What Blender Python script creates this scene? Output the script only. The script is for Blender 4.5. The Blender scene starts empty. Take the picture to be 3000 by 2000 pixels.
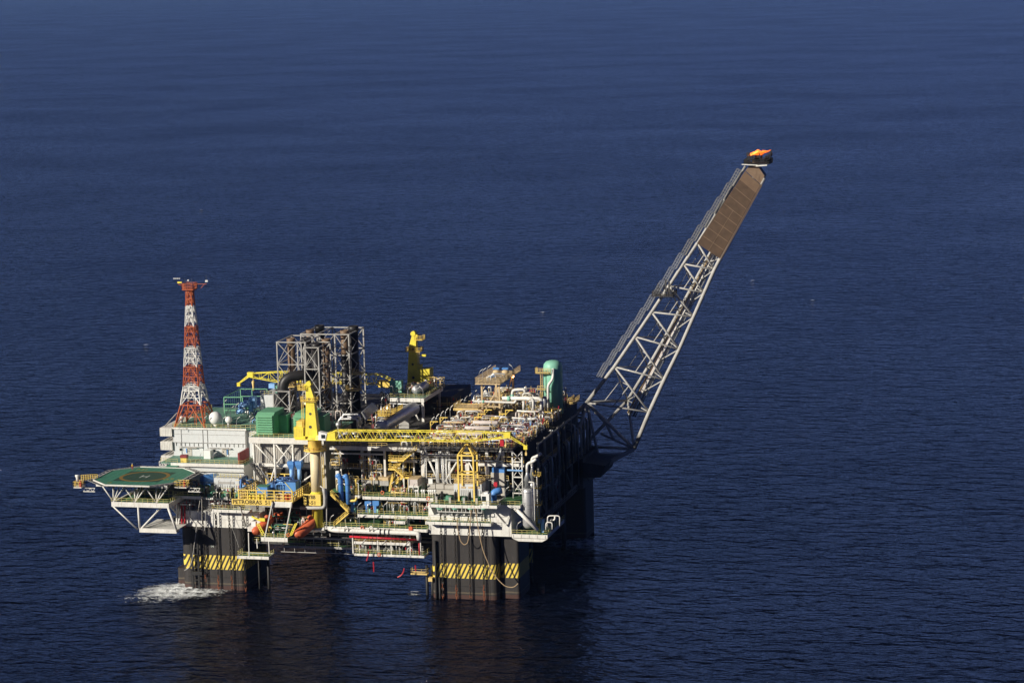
import bpy, math, random
from mathutils import Vector, Matrix
PI = math.pi
scene = bpy.context.scene
COL = scene.collection
# ------------------------------------------------------------------ camera (a helicopter about 690 m off, 170 m up)
F = 7450.; YH = -115.; ROLL = .026; PSI = math.radians(14.5); HC = 170.
pit = math.atan((1000 - YH) / F)
Rv = Vector((math.cos(PSI), math.sin(PSI), 0)); Fh = Vector((-math.sin(PSI), math.cos(PSI), 0)); Z = Vector((0, 0, 1))
fwd = Fh * math.cos(pit) - Z * math.sin(pit); upv = Fh * math.sin(pit) + Z * math.cos(pit)
e1 = Rv * math.cos(ROLL) - upv * math.sin(ROLL); e2 = Rv * math.sin(ROLL) + upv * math.cos(ROLL)
CAM = Vector((262.7326, -644.0048, 170.0))
def at(px, py, x=None, y=None, z=None):
    d = fwd + e1 * ((px - 1500) / F) - e2 * ((py - 1000) / F)
    if z is not None: t = (z - CAM.z) / d.z
    elif y is not None: t = (y - CAM.y) / d.y
    else: t = (x - CAM.x) / d.x
    return CAM + d * t
def FR(px0, py0, px1, py1, y):
    """measured front rectangle standing in the vertical plane y -> x0, x1, z0, z1"""
    cx = (px0 + px1) / 2; cy = (py0 + py1) / 2
    return at(px0, cy, y=y).x, at(px1, cy, y=y).x, at(cx, py1, y=y).z, at(cx, py0, y=y).z
cam = bpy.data.cameras.new('camera'); co = bpy.data.objects.new('camera', cam); COL.objects.link(co)
M = Matrix((( e1.x, e2.x, -fwd.x, CAM.x), (e1.y, e2.y, -fwd.y, CAM.y), (e1.z, e2.z, -fwd.z, CAM.z), (0, 0, 0, 1)))
co.matrix_world = M
cam.sensor_width = 36; cam.lens = F / 3000 * 36; cam.clip_start = 5; cam.clip_end = 200000
scene.camera = co
# ------------------------------------------------------------------ materials
MATS = {}
def mat(name, col, rough=.5, metal=0., vary=.15, scale=.6, stain=None, stain_amt=.0, stain_scale=1.2, emit=None, estr=0, spec=.4):
    m = bpy.data.materials.new(name); m.use_nodes = True
    nt = m.node_tree; b = nt.nodes['Principled BSDF']
    b.inputs['Roughness'].default_value = rough; b.inputs['Metallic'].default_value = metal
    b.inputs['Specular IOR Level'].default_value = spec
    g = nt.nodes.new('ShaderNodeNewGeometry')
    n = nt.nodes.new('ShaderNodeTexNoise'); n.inputs['Scale'].default_value = scale; n.inputs['Detail'].default_value = 6
    n.inputs['Roughness'].default_value = .65
    nt.links.new(g.outputs['Position'], n.inputs['Vector'])
    mr = nt.nodes.new('ShaderNodeMapRange'); mr.inputs[1].default_value = .3; mr.inputs[2].default_value = .7
    mr.inputs[3].default_value = 1 - vary; mr.inputs[4].default_value = 1 + vary * .4
    nt.links.new(n.outputs['Fac'], mr.inputs[0])
    mx = nt.nodes.new('ShaderNodeVectorMath'); mx.operation = 'SCALE'; mx.inputs[0].default_value = col
    nt.links.new(mr.outputs[0], mx.inputs['Scale'])
    out = mx.outputs[0]
    if stain:
        mp = nt.nodes.new('ShaderNodeMapping'); mp.inputs['Scale'].default_value = (1.6, 1.6, .35)
        nt.links.new(g.outputs['Position'], mp.inputs[0])
        n2 = nt.nodes.new('ShaderNodeTexNoise'); n2.inputs['Scale'].default_value = stain_scale; n2.inputs['Detail'].default_value = 8
        n2.inputs['Roughness'].default_value = .7
        nt.links.new(mp.outputs[0], n2.inputs['Vector'])
        r2 = nt.nodes.new('ShaderNodeMapRange'); r2.inputs[1].default_value = .52; r2.inputs[2].default_value = .72
        r2.inputs[3].default_value = 0; r2.inputs[4].default_value = stain_amt
        nt.links.new(n2.outputs['Fac'], r2.inputs[0])
        mc = nt.nodes.new('ShaderNodeMix'); mc.data_type = 'RGBA'
        nt.links.new(r2.outputs[0], mc.inputs[0]); nt.links.new(out, mc.inputs[6]); mc.inputs[7].default_value = (*stain, 1)
        out = mc.outputs[2]
    nt.links.new(out, b.inputs['Base Color'])
    if emit:
        b.inputs['Emission Color'].default_value = (*emit, 1); b.inputs['Emission Strength'].default_value = estr
    MATS[name] = m
    return m
RUST = (.16, .06, .025)
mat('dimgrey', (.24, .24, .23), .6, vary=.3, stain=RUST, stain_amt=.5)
mat('boomgrey', (.44, .43, .41), .5, vary=.2, stain=(.3, .2, .13), stain_amt=.3)
mat('white', (.76, .745, .70), .5, vary=.18, stain=(.3, .2, .13), stain_amt=.45)
mat('grey', (.44, .43, .41), .5, vary=.2, stain=(.2, .12, .08), stain_amt=.5)
mat('wall', (.62, .64, .65), .5, vary=.08, stain=(.4, .33, .27), stain_amt=.25)
mat('clad', (.50, .47, .42), .5, vary=.15, stain=(.25, .16, .1), stain_amt=.4)
mat('steel', (.42, .43, .44), .38, metal=.55, vary=.2)
mat('silver', (.66, .66, .66), .42, metal=.6, vary=.12)
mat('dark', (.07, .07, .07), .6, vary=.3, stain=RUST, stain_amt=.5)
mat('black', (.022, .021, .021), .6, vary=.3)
mat('duct', (.028, .026, .027), .45, vary=.3)
mat('brown', (.21, .14, .09), .55, vary=.3, stain=(.08, .04, .025), stain_amt=.7)
mat('panel', (.088, .054, .034), .8, vary=.3, stain=(.07, .045, .03), stain_amt=.7, stain_scale=.6)
mat('panel2', (.15, .095, .06), .8, vary=.2)
mat('yellow', (.88, .64, .15), .45, vary=.16, stain=(.35, .17, .04), stain_amt=.4)
mat('lemon', (.88, .74, .08), .42, vary=.14, stain=(.4, .24, .04), stain_amt=.35)
mat('cream', (.78, .66, .42), .5, vary=.1, stain=(.35, .18, .08), stain_amt=.35)
mat('rail', (.66, .58, .22), .5, vary=.2)
mat('goldrail', (.74, .54, .2), .5, vary=.2)
mat('tan', (.62, .47, .27), .55, vary=.2, stain=(.3, .16, .07), stain_amt=.6)
mat('pink', (.62, .55, .52), .5, vary=.12, stain=(.35, .2, .17), stain_amt=.4)
mat('green', (.07, .22, .14), .6, vary=.3, stain=(.12, .2, .14), stain_amt=.5, stain_scale=.5)
mat('deckgreen', (.065, .18, .075), .65, vary=.35, stain=(.12, .13, .07), stain_amt=.6)
mat('roofgreen', (.14, .28, .21), .6, vary=.22, stain=(.2, .32, .25), stain_amt=.6, stain_scale=.5)
mat('heli', (.055, .21, .14), .7, vary=.12, stain=(.07, .24, .17), stain_amt=.5, stain_scale=.3)
mat('helidark', (.03, .07, .045), .75, vary=.15)
mat('heliring', (.24, .15, .035), .75, vary=.2)
mat('louvre', (.17, .42, .25), .5, vary=.12, stain=(.15, .3, .1), stain_amt=.35)
mat('mint', (.24, .54, .41), .45, vary=.08)
mat('blue', (.09, .26, .62), .45, vary=.15)
mat('lightblue', (.27, .50, .86), .5, vary=.15)
mat('navy', (.03, .07, .2), .5, vary=.2)
mat('red', (.5, .02, .035), .45, vary=.15)
mat('maroon', (.25, .04, .045), .5, vary=.2)
mat('orange', (.64, .14, .06), .45, vary=.14)
mat('mastred', (.52, .13, .05), .5, vary=.2)
mat('mastwhite', (.78, .77, .74), .5, vary=.1)
mat('dome', (.82, .82, .8), .4, vary=.04)
mat('glass', (.02, .03, .035), .15, vary=.05, spec=.6)
mat('rope', (.42, .3, .18), .8, vary=.2)
mat('skin', (.35, .2, .13), .7)
mat('vest', (.75, .65, .05), .7)
mat('dryletters', (.045, .028, .015), .7)
mat('fadedwhite', (.42, .46, .42), .7, vary=.2)
mat('fadedyellow', (.32, .30, .06), .7, vary=.2)
mat('flame', (.9, .3, .05), .8, emit=(1, .15, .015), estr=1.25)
mat('flamecore', (.9, .5, .1), .8, emit=(1, .3, .04), estr=1.35)
mat('lit', (.9, .5, .2), .8, emit=(1, .5, .18), estr=7)
mat('chain', (.03, .026, .024), .7, vary=.3)
# chain: rust orange where it enters the splash zone
def chain_mat():
    m = MATS['chain']; nt = m.node_tree; b = nt.nodes['Principled BSDF']
    g = nt.nodes.new('ShaderNodeNewGeometry'); s = nt.nodes.new('ShaderNodeSeparateXYZ'); nt.links.new(g.outputs['Position'], s.inputs[0])
    n = nt.nodes.new('ShaderNodeTexNoise'); n.inputs['Scale'].default_value = .8; nt.links.new(g.outputs['Position'], n.inputs['Vector'])
    a = nt.nodes.new('ShaderNodeMapRange'); a.inputs[1].default_value = 4.6; a.inputs[2].default_value = 3.6; nt.links.new(s.outputs[2], a.inputs[0])
    c = nt.nodes.new('ShaderNodeMapRange'); c.inputs[1].default_value = .42; c.inputs[2].default_value = .55; nt.links.new(n.outputs['Fac'], c.inputs[0])
    d = nt.nodes.new('ShaderNodeMath'); d.operation = 'MULTIPLY'; nt.links.new(a.outputs[0], d.inputs[0]); nt.links.new(c.outputs[0], d.inputs[1])
    old = b.inputs['Base Color'].links[0].from_socket
    x = nt.nodes.new('ShaderNodeMix'); x.data_type = 'RGBA'; nt.links.new(d.outputs[0], x.inputs[0]); nt.links.new(old, x.inputs[6])
    x.inputs[7].default_value = (.26, .08, .03, 1); nt.links.new(x.outputs[2], b.inputs['Base Color'])
chain_mat()
# column paint: near black coating, slanted yellow hazard stripes, brown growth near the water
def column_mat():
    m = mat('column', (.038, .034, .033), .55, vary=.25, scale=.25, stain=(.10, .075, .06), stain_amt=.3)
    nt = m.node_tree; b = nt.nodes['Principled BSDF']; L = nt.links.new
    def math_(op, a, c=None):
        n = nt.nodes.new('ShaderNodeMath'); n.operation = op
        for i, v in enumerate((a, c)):
            if v is None: continue
            if isinstance(v, (int, float)): n.inputs[i].default_value = v
            else: L(v, n.inputs[i])
        return n.outputs[0]
    g = nt.nodes.new('ShaderNodeNewGeometry'); s = nt.nodes.new('ShaderNodeSeparateXYZ'); L(g.outputs['Position'], s.inputs[0])
    x, y, z = s.outputs
    u = math_('ADD', math_('SUBTRACT', math_('ADD', x, y), math_('MULTIPLY', z, .5)), 300)
    fr = math_('FRACT', math_('DIVIDE', u, 1.28))
    st = math_('LESS_THAN', fr, .56)
    band = math_('MULTIPLY', math_('GREATER_THAN', z, 5.7), math_('LESS_THAN', z, 9.7))
    nz = nt.nodes.new('ShaderNodeTexNoise'); nz.inputs['Scale'].default_value = 1.3; nz.inputs['Detail'].default_value = 7; L(g.outputs['Position'], nz.inputs['Vector'])
    wear = nt.nodes.new('ShaderNodeMapRange'); wear.inputs[1].default_value = .66; wear.inputs[2].default_value = .72; wear.inputs[3].default_value = 1; wear.inputs[4].default_value = .2
    L(nz.outputs['Fac'], wear.inputs[0])
    fac = math_('MULTIPLY', math_('MULTIPLY', math_('MULTIPLY', st, band), math_('LESS_THAN', y, 50)), wear.outputs[0])
    old = b.inputs['Base Color'].links[0].from_socket
    # growth band
    gz = nt.nodes.new('ShaderNodeMapRange'); gz.inputs[1].default_value = 1.7; gz.inputs[2].default_value = 1.3; L(math_('ADD', z, math_('MULTIPLY', nz.outputs['Fac'], .8)), gz.inputs[0])
    m1 = nt.nodes.new('ShaderNodeMix'); m1.data_type = 'RGBA'; L(gz.outputs[0], m1.inputs[0]); L(old, m1.inputs[6]); m1.inputs[7].default_value = (.07, .035, .028, 1)
    g2 = math_('MULTIPLY', math_('GREATER_THAN', z, 1.5), math_('LESS_THAN', math_('ADD', z, math_('MULTIPLY', nz.outputs['Fac'], .6)), 2.2))
    m3 = nt.nodes.new('ShaderNodeMix'); m3.data_type = 'RGBA'; L(math_('MULTIPLY', g2, .6), m3.inputs[0]); L(m1.outputs[2], m3.inputs[6]); m3.inputs[7].default_value = (.15, .12, .08, 1)
    m2 = nt.nodes.new('ShaderNodeMix'); m2.data_type = 'RGBA'; L(fac, m2.inputs[0]); L(m3.outputs[2], m2.inputs[6]); m2.inputs[7].default_value = (.80, .60, .10, 1)
    L(m2.outputs[2], b.inputs['Base Color'])
column_mat()
# ------------------------------------------------------------------ mesh building
ORG = {}
def org(o): return ORG.get(o.name, Vector((0, 0, 0))) if o else Vector((0, 0, 0))
class MB:
    def __init__(s): s.v = []; s.f = []; s.sm = []
    def add(s, vs, fs, smooth=False):
        k = len(s.v); s.v += [tuple(v) for v in vs]; s.f += [[i + k for i in f] for f in fs]; s.sm += [smooth] * len(fs); return s
    def box(s, x0, x1, y0, y1, z0, z1):
        if x0 > x1: x0, x1 = x1, x0
        if y0 > y1: y0, y1 = y1, y0
        if z0 > z1: z0, z1 = z1, z0
        return s.add([(x0, y0, z0), (x1, y0, z0), (x1, y1, z0), (x0, y1, z0), (x0, y0, z1), (x1, y0, z1), (x1, y1, z1), (x0, y1, z1)],
                     [(0, 3, 2, 1), (4, 5, 6, 7), (0, 1, 5, 4), (1, 2, 6, 5), (2, 3, 7, 6), (3, 0, 4, 7)])
    def bar(s, a, b, w, h=None):
        """square bar between two points"""
        a = Vector(a); b = Vector(b); h = h or w; d = b - a
        if d.length < 1e-6: return s
        d.normalize(); r = d.cross(Z)
        if r.length < 1e-3: r = Vector((1, 0, 0))
        r.normalize(); u = r.cross(d)
        P = []
        for p in (a, b):
            for i, j in ((-1, -1), (1, -1), (1, 1), (-1, 1)): P.append(p + r * (w / 2 * i) + u * (h / 2 * j))
        return s.add(P, [(0, 1, 2, 3), (7, 6, 5, 4), (0, 4, 5, 1), (1, 5, 6, 2), (2, 6, 7, 3), (3, 7, 4, 0)])
    def tube(s, pts, r, n=8, cap=True):
        """round tube along a polyline; r a number or one radius per point"""
        pts = [Vector(p) for p in pts]; N = len(pts)
        rs = r if isinstance(r, (list, tuple)) else [r] * N
        vs = []; prev = None
        for i, p in enumerate(pts):
            t = (pts[min(i + 1, N - 1)] - pts[max(i - 1, 0)])
            if i not in (0, N - 1): t = (pts[i] - pts[i - 1]).normalized() + (pts[i + 1] - pts[i]).normalized()
            t.normalize()
            if prev is None:
                u = t.cross(Z)
                if u.length < 1e-3: u = Vector((1, 0, 0))
            else: u = prev - t * prev.dot(t)
            u.normalize(); prev = u; w = t.cross(u)
            k = 1.
            if i not in (0, N - 1):
                c = t.dot((pts[i + 1] - pts[i]).normalized()); k = 1 / max(c, .6)
            for j in range(n):
                a = 2 * PI * j / n; vs.append(p + (u * math.cos(a) + w * math.sin(a)) * rs[i] * (1 if k < 1.01 else min(k, 1.15)))
        fs = []
        for i in range(N - 1):
            for j in range(n): fs.append((i * n + j, i * n + (j + 1) % n, (i + 1) * n + (j + 1) % n, (i + 1) * n + j))
        s.add(vs, fs, n > 6)
        if cap:
            k = len(s.v) - len(vs)
            s.f.append([k + j for j in range(n)][::-1]); s.f.append([k + (N - 1) * n + j for j in range(n)]); s.sm += [False, False]
        return s
    def lathe(s, c, prof, n=20, smooth=True):
        c = Vector(c); vs = []
        for r, z in prof:
            for j in range(n): a = 2 * PI * j / n; vs.append(c + Vector((r * math.cos(a), r * math.sin(a), z)))
        fs = []
        for i in range(len(prof) - 1):
            for j in range(n): fs.append((i * n + j, i * n + (j + 1) % n, (i + 1) * n + (j + 1) % n, (i + 1) * n + j))
        s.add(vs, fs, smooth); k = len(s.v) - len(vs)
        s.f.append([k + j for j in range(n)][::-1]); s.f.append([k + (len(prof) - 1) * n + j for j in range(n)]); s.sm += [False, False]
        return s
    def sph(s, c, r, n=12, m=8, sq=(1, 1, 1)):
        prof = [(max(r * math.sin(PI * i / m), .001), -r * math.cos(PI * i / m)) for i in range(m + 1)]
        k = len(s.v); s.lathe((0, 0, 0), prof, n)
        for i in range(k, len(s.v)):
            v = s.v[i]; s.v[i] = (v[0] * sq[0] + c[0], v[1] * sq[1] + c[1], v[2] * sq[2] + c[2])
        return s
    def prism(s, poly, z0, z1):
        n = len(poly)
        return s.add([(x, y, z0) for x, y in poly] + [(x, y, z1) for x, y in poly],
                     [list(range(n))[::-1], list(range(n, 2 * n))] + [(i, (i + 1) % n, n + (i + 1) % n, n + i) for i in range(n)])
    def drum(s, a, b, r, n=16, e=.35):
        """pressure vessel with domed ends between two points"""
        a = Vector(a); b = Vector(b); d = (b - a).normalized()
        pts = []; rs = []
        for k in range(5): t = math.sin(k / 4 * PI / 2) if 0 else k / 4; pts.append(a + d * (r * e * (1 - math.cos(t * PI / 2)) - r * e * 0)); rs.append(max(r * math.sin(t * PI / 2), .02))
        q = [b - d * (r * e * (1 - math.cos((1 - k / 4) * PI / 2))) for k in range(5)]; qr = [max(r * math.cos(k / 4 * PI / 2), .02) for k in range(5)]
        return s.tube(pts + q, rs + qr, n)
    def build(s, name, m, parent=None):
        if not s.v: return None
        o_ = org(parent)
        me = bpy.data.meshes.new(name)
        me.from_pydata([(v[0] - o_.x, v[1] - o_.y, v[2] - o_.z) for v in s.v], [], s.f)
        me.polygons.foreach_set('use_smooth', s.sm); me.validate(); me.update()
        me.materials.append(MATS[m] if isinstance(m, str) else m)
        o = bpy.data.objects.new(name, me); COL.objects.link(o)
        if parent: o.parent = parent; ORG[o.name] = o_
        return o
def bend(pts, r, k=4):
    """round the corners of a polyline"""
    pts = [Vector(p) for p in pts]; out = [pts[0]]
    for i in range(1, len(pts) - 1):
        a, p, b = pts[i - 1], pts[i], pts[i + 1]
        q = min(r, (a - p).length * .45, (b - p).length * .45)
        s0 = p + (a - p).normalized() * q; s1 = p + (b - p).normalized() * q
        for j in range(k + 1): t = j / k; out.append(s0 * (1 - t) ** 2 + p * (2 * t * (1 - t)) + s1 * t ** 2)
    out.append(pts[-1]); return out
def tag(o, label, cat, group=None, kind=None):
    if label: o['label'] = label
    if cat: o['category'] = cat
    if group: o['group'] = group
    if kind: o['kind'] = kind
    return o
def thing(name, label, cat, loc, group=None):
    o = bpy.data.objects.new(name, None); COL.objects.link(o); o.location = loc; o.empty_display_size = .5
    ORG[o.name] = Vector(loc); tag(o, label, cat, group); return o
def dup(root, loc, label, rotz=0, group=None):
    r = root.copy(); COL.objects.link(r); r.location = loc; r.rotation_euler = (0, 0, rotz); r['label'] = label
    if group: r['group'] = group
    ORG[r.name] = Vector(loc)
    for ch in list(root.children):
        c = ch.copy(); COL.objects.link(c); c.parent = r
        for g in ch.children: d = g.copy(); COL.objects.link(d); d.parent = c
    return r
ORDS = 'first second third fourth fifth sixth seventh eighth ninth tenth eleventh twelfth thirteenth fourteenth fifteenth sixteenth seventeenth eighteenth nineteenth twentieth'.split()
def rail_mb(mb, pts, h=1.15, sp=1.5, t=.07, closed=False, mids=1):
    pts = [Vector(p) for p in pts]
    if closed: pts.append(pts[0])
    for a, b in zip(pts[:-1], pts[1:]):
        L = (b - a).length; n = max(1, round(L / sp))
        for i in range(n + 1):
            p = a.lerp(b, i / n); mb.bar(p, p + Z * h, t, t)
        for k in range(mids + 1):
            z = h * (k + 1) / (mids + 1); mb.bar(a + Z * z, b + Z * z, t, t)
    return mb
def truss_face(mb, A0, A1, B0, B1, n, w, zig=True, cross=False, posts=True):
    """bracing between chord A (A0..A1) and chord B (B0..B1)"""
    A0, A1, B0, B1 = map(Vector, (A0, A1, B0, B1))
    for i in range(n):
        a0 = A0.lerp(A1, i / n); a1 = A0.lerp(A1, (i + 1) / n); b0 = B0.lerp(B1, i / n); b1 = B0.lerp(B1, (i + 1) / n)
        if posts: mb.bar(a0, b0, w)
        if cross: mb.bar(a0, b1, w); mb.bar(b0, a1, w)
        elif zig and i % 2: mb.bar(a0, b1, w)
        else: mb.bar(b0, a1, w)
    if posts: mb.bar(A1, B1, w)
def text_mesh(s, size, origin, right, up, name, m, parent, off=.02, squash=1.):
    cu = bpy.data.curves.new('t', 'FONT'); cu.body = s; cu.size = size; cu.extrude = .015; cu.offset = .022 * size
    to = bpy.data.objects.new('t', cu); COL.objects.link(to); dg = bpy.context.evaluated_depsgraph_get(); dg.update()
    me = bpy.data.meshes.new_from_object(to.evaluated_get(dg)); bpy.data.objects.remove(to)
    right = Vector(right).normalized(); up = Vector(up).normalized(); nn = right.cross(up); o_ = Vector(origin) - org(parent)
    for v in me.vertices: c = v.co.copy(); v.co = o_ + right * c.x * squash + up * c.y + nn * (c.z + off)
    me.materials.clear(); me.materials.append(MATS[m]); o = bpy.data.objects.new(name, me); COL.objects.link(o); o.parent = parent
    return o
# ------------------------------------------------------------------ a walkway or deck slab with fascia girder and railing
def deck(name, label, x0, x1, y0, y1, z, rails='FBLR', top='deckgreen', fas='white', fh=.7, railm='rail', cat='walkway', group=None, supports=0):
    t = thing(name, label, cat, ((x0 + x1) / 2, (y0 + y1) / 2, z), group)
    MB().box(x0 + .12, x1 - .12, y0 + .12, y1 - .12, z - .12, z).build('deck_plate', top, t)
    g = MB().box(x0, x1, y0, y0 + .12, z - fh, z + .12).box(x0, x1, y1 - .12, y1, z - fh, z + .12)
    g.box(x0, x0 + .12, y0 + .12, y1 - .12, z - fh, z + .12).box(x1 - .12, x1, y0 + .12, y1 - .12, z - fh, z + .12)
    for i in range(int((x1 - x0) / 2.2) + 1):
        x = x0 + .3 + i * 2.2
        if x < x1 - .3: g.box(x, x + .1, y0 - .1, y0 - .003, z - fh * .9, z)
    g.build('girder', fas, t)
    r = MB(); P = {'F': ((x0, y0, z), (x1, y0, z)), 'B': ((x0, y1, z), (x1, y1, z)), 'L': ((x0, y0, z), (x0, y1, z)), 'R': ((x1, y0, z), (x1, y1, z))}
    for k in rails: rail_mb(r, [(p[0] * 1., p[1], p[2] + .1) for p in P[k]])
    r.build('railing', railm, t)
    return t
def stair(name, label, a, b, w=1.0, m='yellow', side=None):
    """straight steel stair from a (low) to b (high) with handrails; side: horizontal vector across"""
    a = Vector(a); b = Vector(b); t = thing(name, label, 'stair', a)
    d = b - a; h = Vector((d.x, d.y, 0)).normalized(); s = Vector((-h.y, h.x, 0)) * (w / 2)
    q = MB().bar(a - s, b - s, .12, .34).bar(a + s, b + s, .12, .34); q.build('stringer', m, t)
    n = max(3, int(abs(d.z) / .3)); q = MB()
    for i in range(1, n): p = a.lerp(b, i / n); q.bar(p - s, p + s, .26, .05)
    q.build('tread', m, t)
    q = MB()
    for k in (-1, 1):
        for hh in (.6, 1.15): q.bar(a + s * k + Z * hh, b + s * k + Z * hh, .08)
        for i in range(5): p = a.lerp(b, i / 4) + s * k; q.bar(p, p + Z * 1.15, .08)
    q.build('handrail', m, t); return t
# ------------------------------------------------------------------ sky, sun, air
w = bpy.data.worlds.new('World'); scene.world = w; w.use_nodes = True
nt = w.node_tree; bg = nt.nodes['Background']; sk = nt.nodes.new('ShaderNodeTexSky'); sk.sky_type = 'NISHITA'; sk.sun_disc = False
ELEV = math.radians(23); SUNH = Vector((-.69, -.724, 0)).normalized()
sk.sun_elevation = ELEV; sk.sun_rotation = math.atan2(SUNH.x, SUNH.y); sk.altitude = 150; sk.air_density = .22; sk.dust_density = 0.; sk.ozone_density = 6.0
vm = nt.nodes.new('ShaderNodeVectorMath'); vm.operation = 'MULTIPLY'; nt.links.new(sk.outputs[0], vm.inputs[0]); vm.inputs[1].default_value = (1.02, .765, .95); nt.links.new(vm.outputs[0], bg.inputs[0]); bg.inputs[1].default_value = .05
sl = bpy.data.lights.new('sun', 'SUN'); sl.energy = 5.0; sl.angle = math.radians(.53); sl.color = (1, .93, .80)
so = bpy.data.objects.new('sun', sl); COL.objects.link(so)
sd = SUNH * math.cos(ELEV) + Z * math.sin(ELEV); so.rotation_euler = sd.to_track_quat('Z', 'Y').to_euler(); so.location = (-200, -200, 200)
scene.view_settings.view_transform = 'Standard'; scene.view_settings.look = 'None'; scene.view_settings.exposure = .22; scene.view_settings.gamma = 1
# ------------------------------------------------------------------ sea
HAZE = 1.6e-5
def sea_mat():
    m = bpy.data.materials.new('sea'); m.use_nodes = True; nt = m.node_tree; L = nt.links.new; b = nt.nodes['Principled BSDF']
    g = nt.nodes.new('ShaderNodeNewGeometry')
    b.inputs['Base Color'].default_value = (.0025, .0045, .014, 1); b.inputs['Roughness'].default_value = .22
    b.inputs['IOR'].default_value = 1.33; b.inputs['Specular IOR Level'].default_value = .19; b.inputs['Specular Tint'].default_value = (.98, .82, 1, 1)
    def noise(scale, rot, sx, sy, detail, rough=.55):
        mp = nt.nodes.new('ShaderNodeMapping'); mp.vector_type = 'POINT'; mp.inputs['Rotation'].default_value = (0, 0, math.radians(rot)); mp.inputs['Scale'].default_value = (sx, sy, 1)
        L(g.outputs['Position'], mp.inputs[0])
        n = nt.nodes.new('ShaderNodeTexNoise'); n.inputs['Scale'].default_value = scale; n.inputs['Detail'].default_value = detail; n.inputs['Roughness'].default_value = rough
        n.inputs['Distortion'].default_value = .3
        L(mp.outputs[0], n.inputs['Vector']); return n.outputs['Fac']
    prev = None
    for sc, rot, sx, sy, det, ro, dist in ((.035, 25, 1, 1.4, 2, .5, 9.0), (.11, -8, .7, 1.35, 2, .5, 17.0), (.26, 10, .7, 1.35, 3, .55, 7.5), (.8, 16, .8, 1.3, 3, .6, 1.2)):
        f = noise(sc, rot, sx, sy, det, ro); bp = nt.nodes.new('ShaderNodeBump'); bp.inputs['Distance'].default_value = dist; bp.inputs['Strength'].default_value = 1
        L(f, bp.inputs['Height'])
        if prev: L(prev, bp.inputs['Normal'])
        prev = bp.outputs[0]
    L(prev, b.inputs['Normal'])
    # broad wind streaks: rougher and smoother water
    f = noise(.004, 10, 1, 1.2, 4, .6); mr = nt.nodes.new('ShaderNodeMapRange'); mr.inputs[1].default_value = .35; mr.inputs[2].default_value = .65
    mr.inputs[3].default_value = .05; mr.inputs[4].default_value = .09; L(f, mr.inputs[0]); L(mr.outputs[0], b.inputs['Roughness'])
    return m
MATS['sea'] = sea_mat()
S = 30000
sea = MB().add([(-S, -S, 0), (S, -S, 0), (S, S, 0), (-S, S, 0)], [(0, 1, 2, 3)]).build('sea', 'sea'); sea['kind'] = 'structure'
hz = MB().box(-30200, 30200, -30200, 30200, -9.2, 182).build('haze', 'sea'); hz['kind'] = 'stuff'; hz.data.materials.clear()
hm = bpy.data.materials.new('haze'); hm.use_nodes = True; hn = hm.node_tree; hn.nodes.remove(hn.nodes['Principled BSDF']); pv = hn.nodes.new('ShaderNodeVolumePrincipled')
pv.inputs['Color'].default_value = (.30, .52, 1, 1); pv.inputs['Density'].default_value = HAZE; pv.inputs['Anisotropy'].default_value = .2
hn.links.new(pv.outputs[0], hn.nodes['Material Output'].inputs['Volume']); hz.data.materials.append(hm)
def foam(name, cx, cy, rx, ry, rot, dens, seed, label):
    m = bpy.data.materials.new('foam'); m.use_nodes = True; nt = m.node_tree; L = nt.links.new; b = nt.nodes['Principled BSDF']
    b.inputs['Base Color'].default_value = (.92, .95, .96, 1); b.inputs['Roughness'].default_value = .7
    tc = nt.nodes.new('ShaderNodeTexCoord')
    mp = nt.nodes.new('ShaderNodeMapping'); mp.inputs['Location'].default_value = (seed, seed * 2, 0); L(tc.outputs['Object'], mp.inputs[0])
    n = nt.nodes.new('ShaderNodeTexNoise'); n.inputs['Scale'].default_value = .55; n.inputs['Detail'].default_value = 9; n.inputs['Roughness'].default_value = .72; n.inputs['Distortion'].default_value = .9
    L(mp.outputs[0], n.inputs['Vector'])
    mp2 = nt.nodes.new('ShaderNodeMapping'); mp2.inputs['Scale'].default_value = (1 / rx, 1 / ry, 1); L(tc.outputs['Object'], mp2.inputs[0])
    ln = nt.nodes.new('ShaderNodeVectorMath'); ln.operation = 'LENGTH'; L(mp2.outputs[0], ln.inputs[0])
    fall = nt.nodes.new('ShaderNodeMapRange'); fall.inputs[1].default_value = .15; fall.inputs[2].default_value = 1; fall.inputs[3].default_value = dens; fall.inputs[4].default_value = -.2
    L(ln.outputs['Value'], fall.inputs[0])
    a = nt.nodes.new('ShaderNodeMath'); a.operation = 'ADD'; L(n.outputs['Fac'], a.inputs[0]); L(fall.outputs[0], a.inputs[1])
    mr = nt.nodes.new('ShaderNodeMapRange'); mr.inputs[1].default_value = .58; mr.inputs[2].default_value = .88; L(a.outputs[0], mr.inputs[0])
    L(mr.outputs[0], b.inputs['Alpha'])
    bp = nt.nodes.new('ShaderNodeBump'); bp.inputs['Distance'].default_value = 1.2; L(n.outputs['Fac'], bp.inputs['Height']); L(bp.outputs[0], b.inputs['Normal'])
    rnd = random.Random(seed); N = 44; vs = []; fs = []
    for j in range(N + 1):
        for i in range(N + 1):
            x = (i / N * 2 - 1) * rx; y = (j / N * 2 - 1) * ry; r = min(1, math.hypot(x / rx, y / ry))
            vs.append((x, y, .06 + (1 - r) * min(1, rx / 14) * (.35 * rnd.random() + .5 * abs(math.sin(x * .9 + seed) * math.cos(y * .8)))))
    for j in range(N):
        for i in range(N): k = j * (N + 1) + i; fs.append((k, k + 1, k + N + 2, k + N + 1))
    me = bpy.data.meshes.new(name); me.from_pydata(vs, [], fs); me.materials.append(m)
    o = bpy.data.objects.new(name, me); COL.objects.link(o); o.location = (cx, cy, 0); o.rotation_euler = (0, 0, rot)
    tag(o, label, 'foam', kind='stuff'); return o
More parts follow.
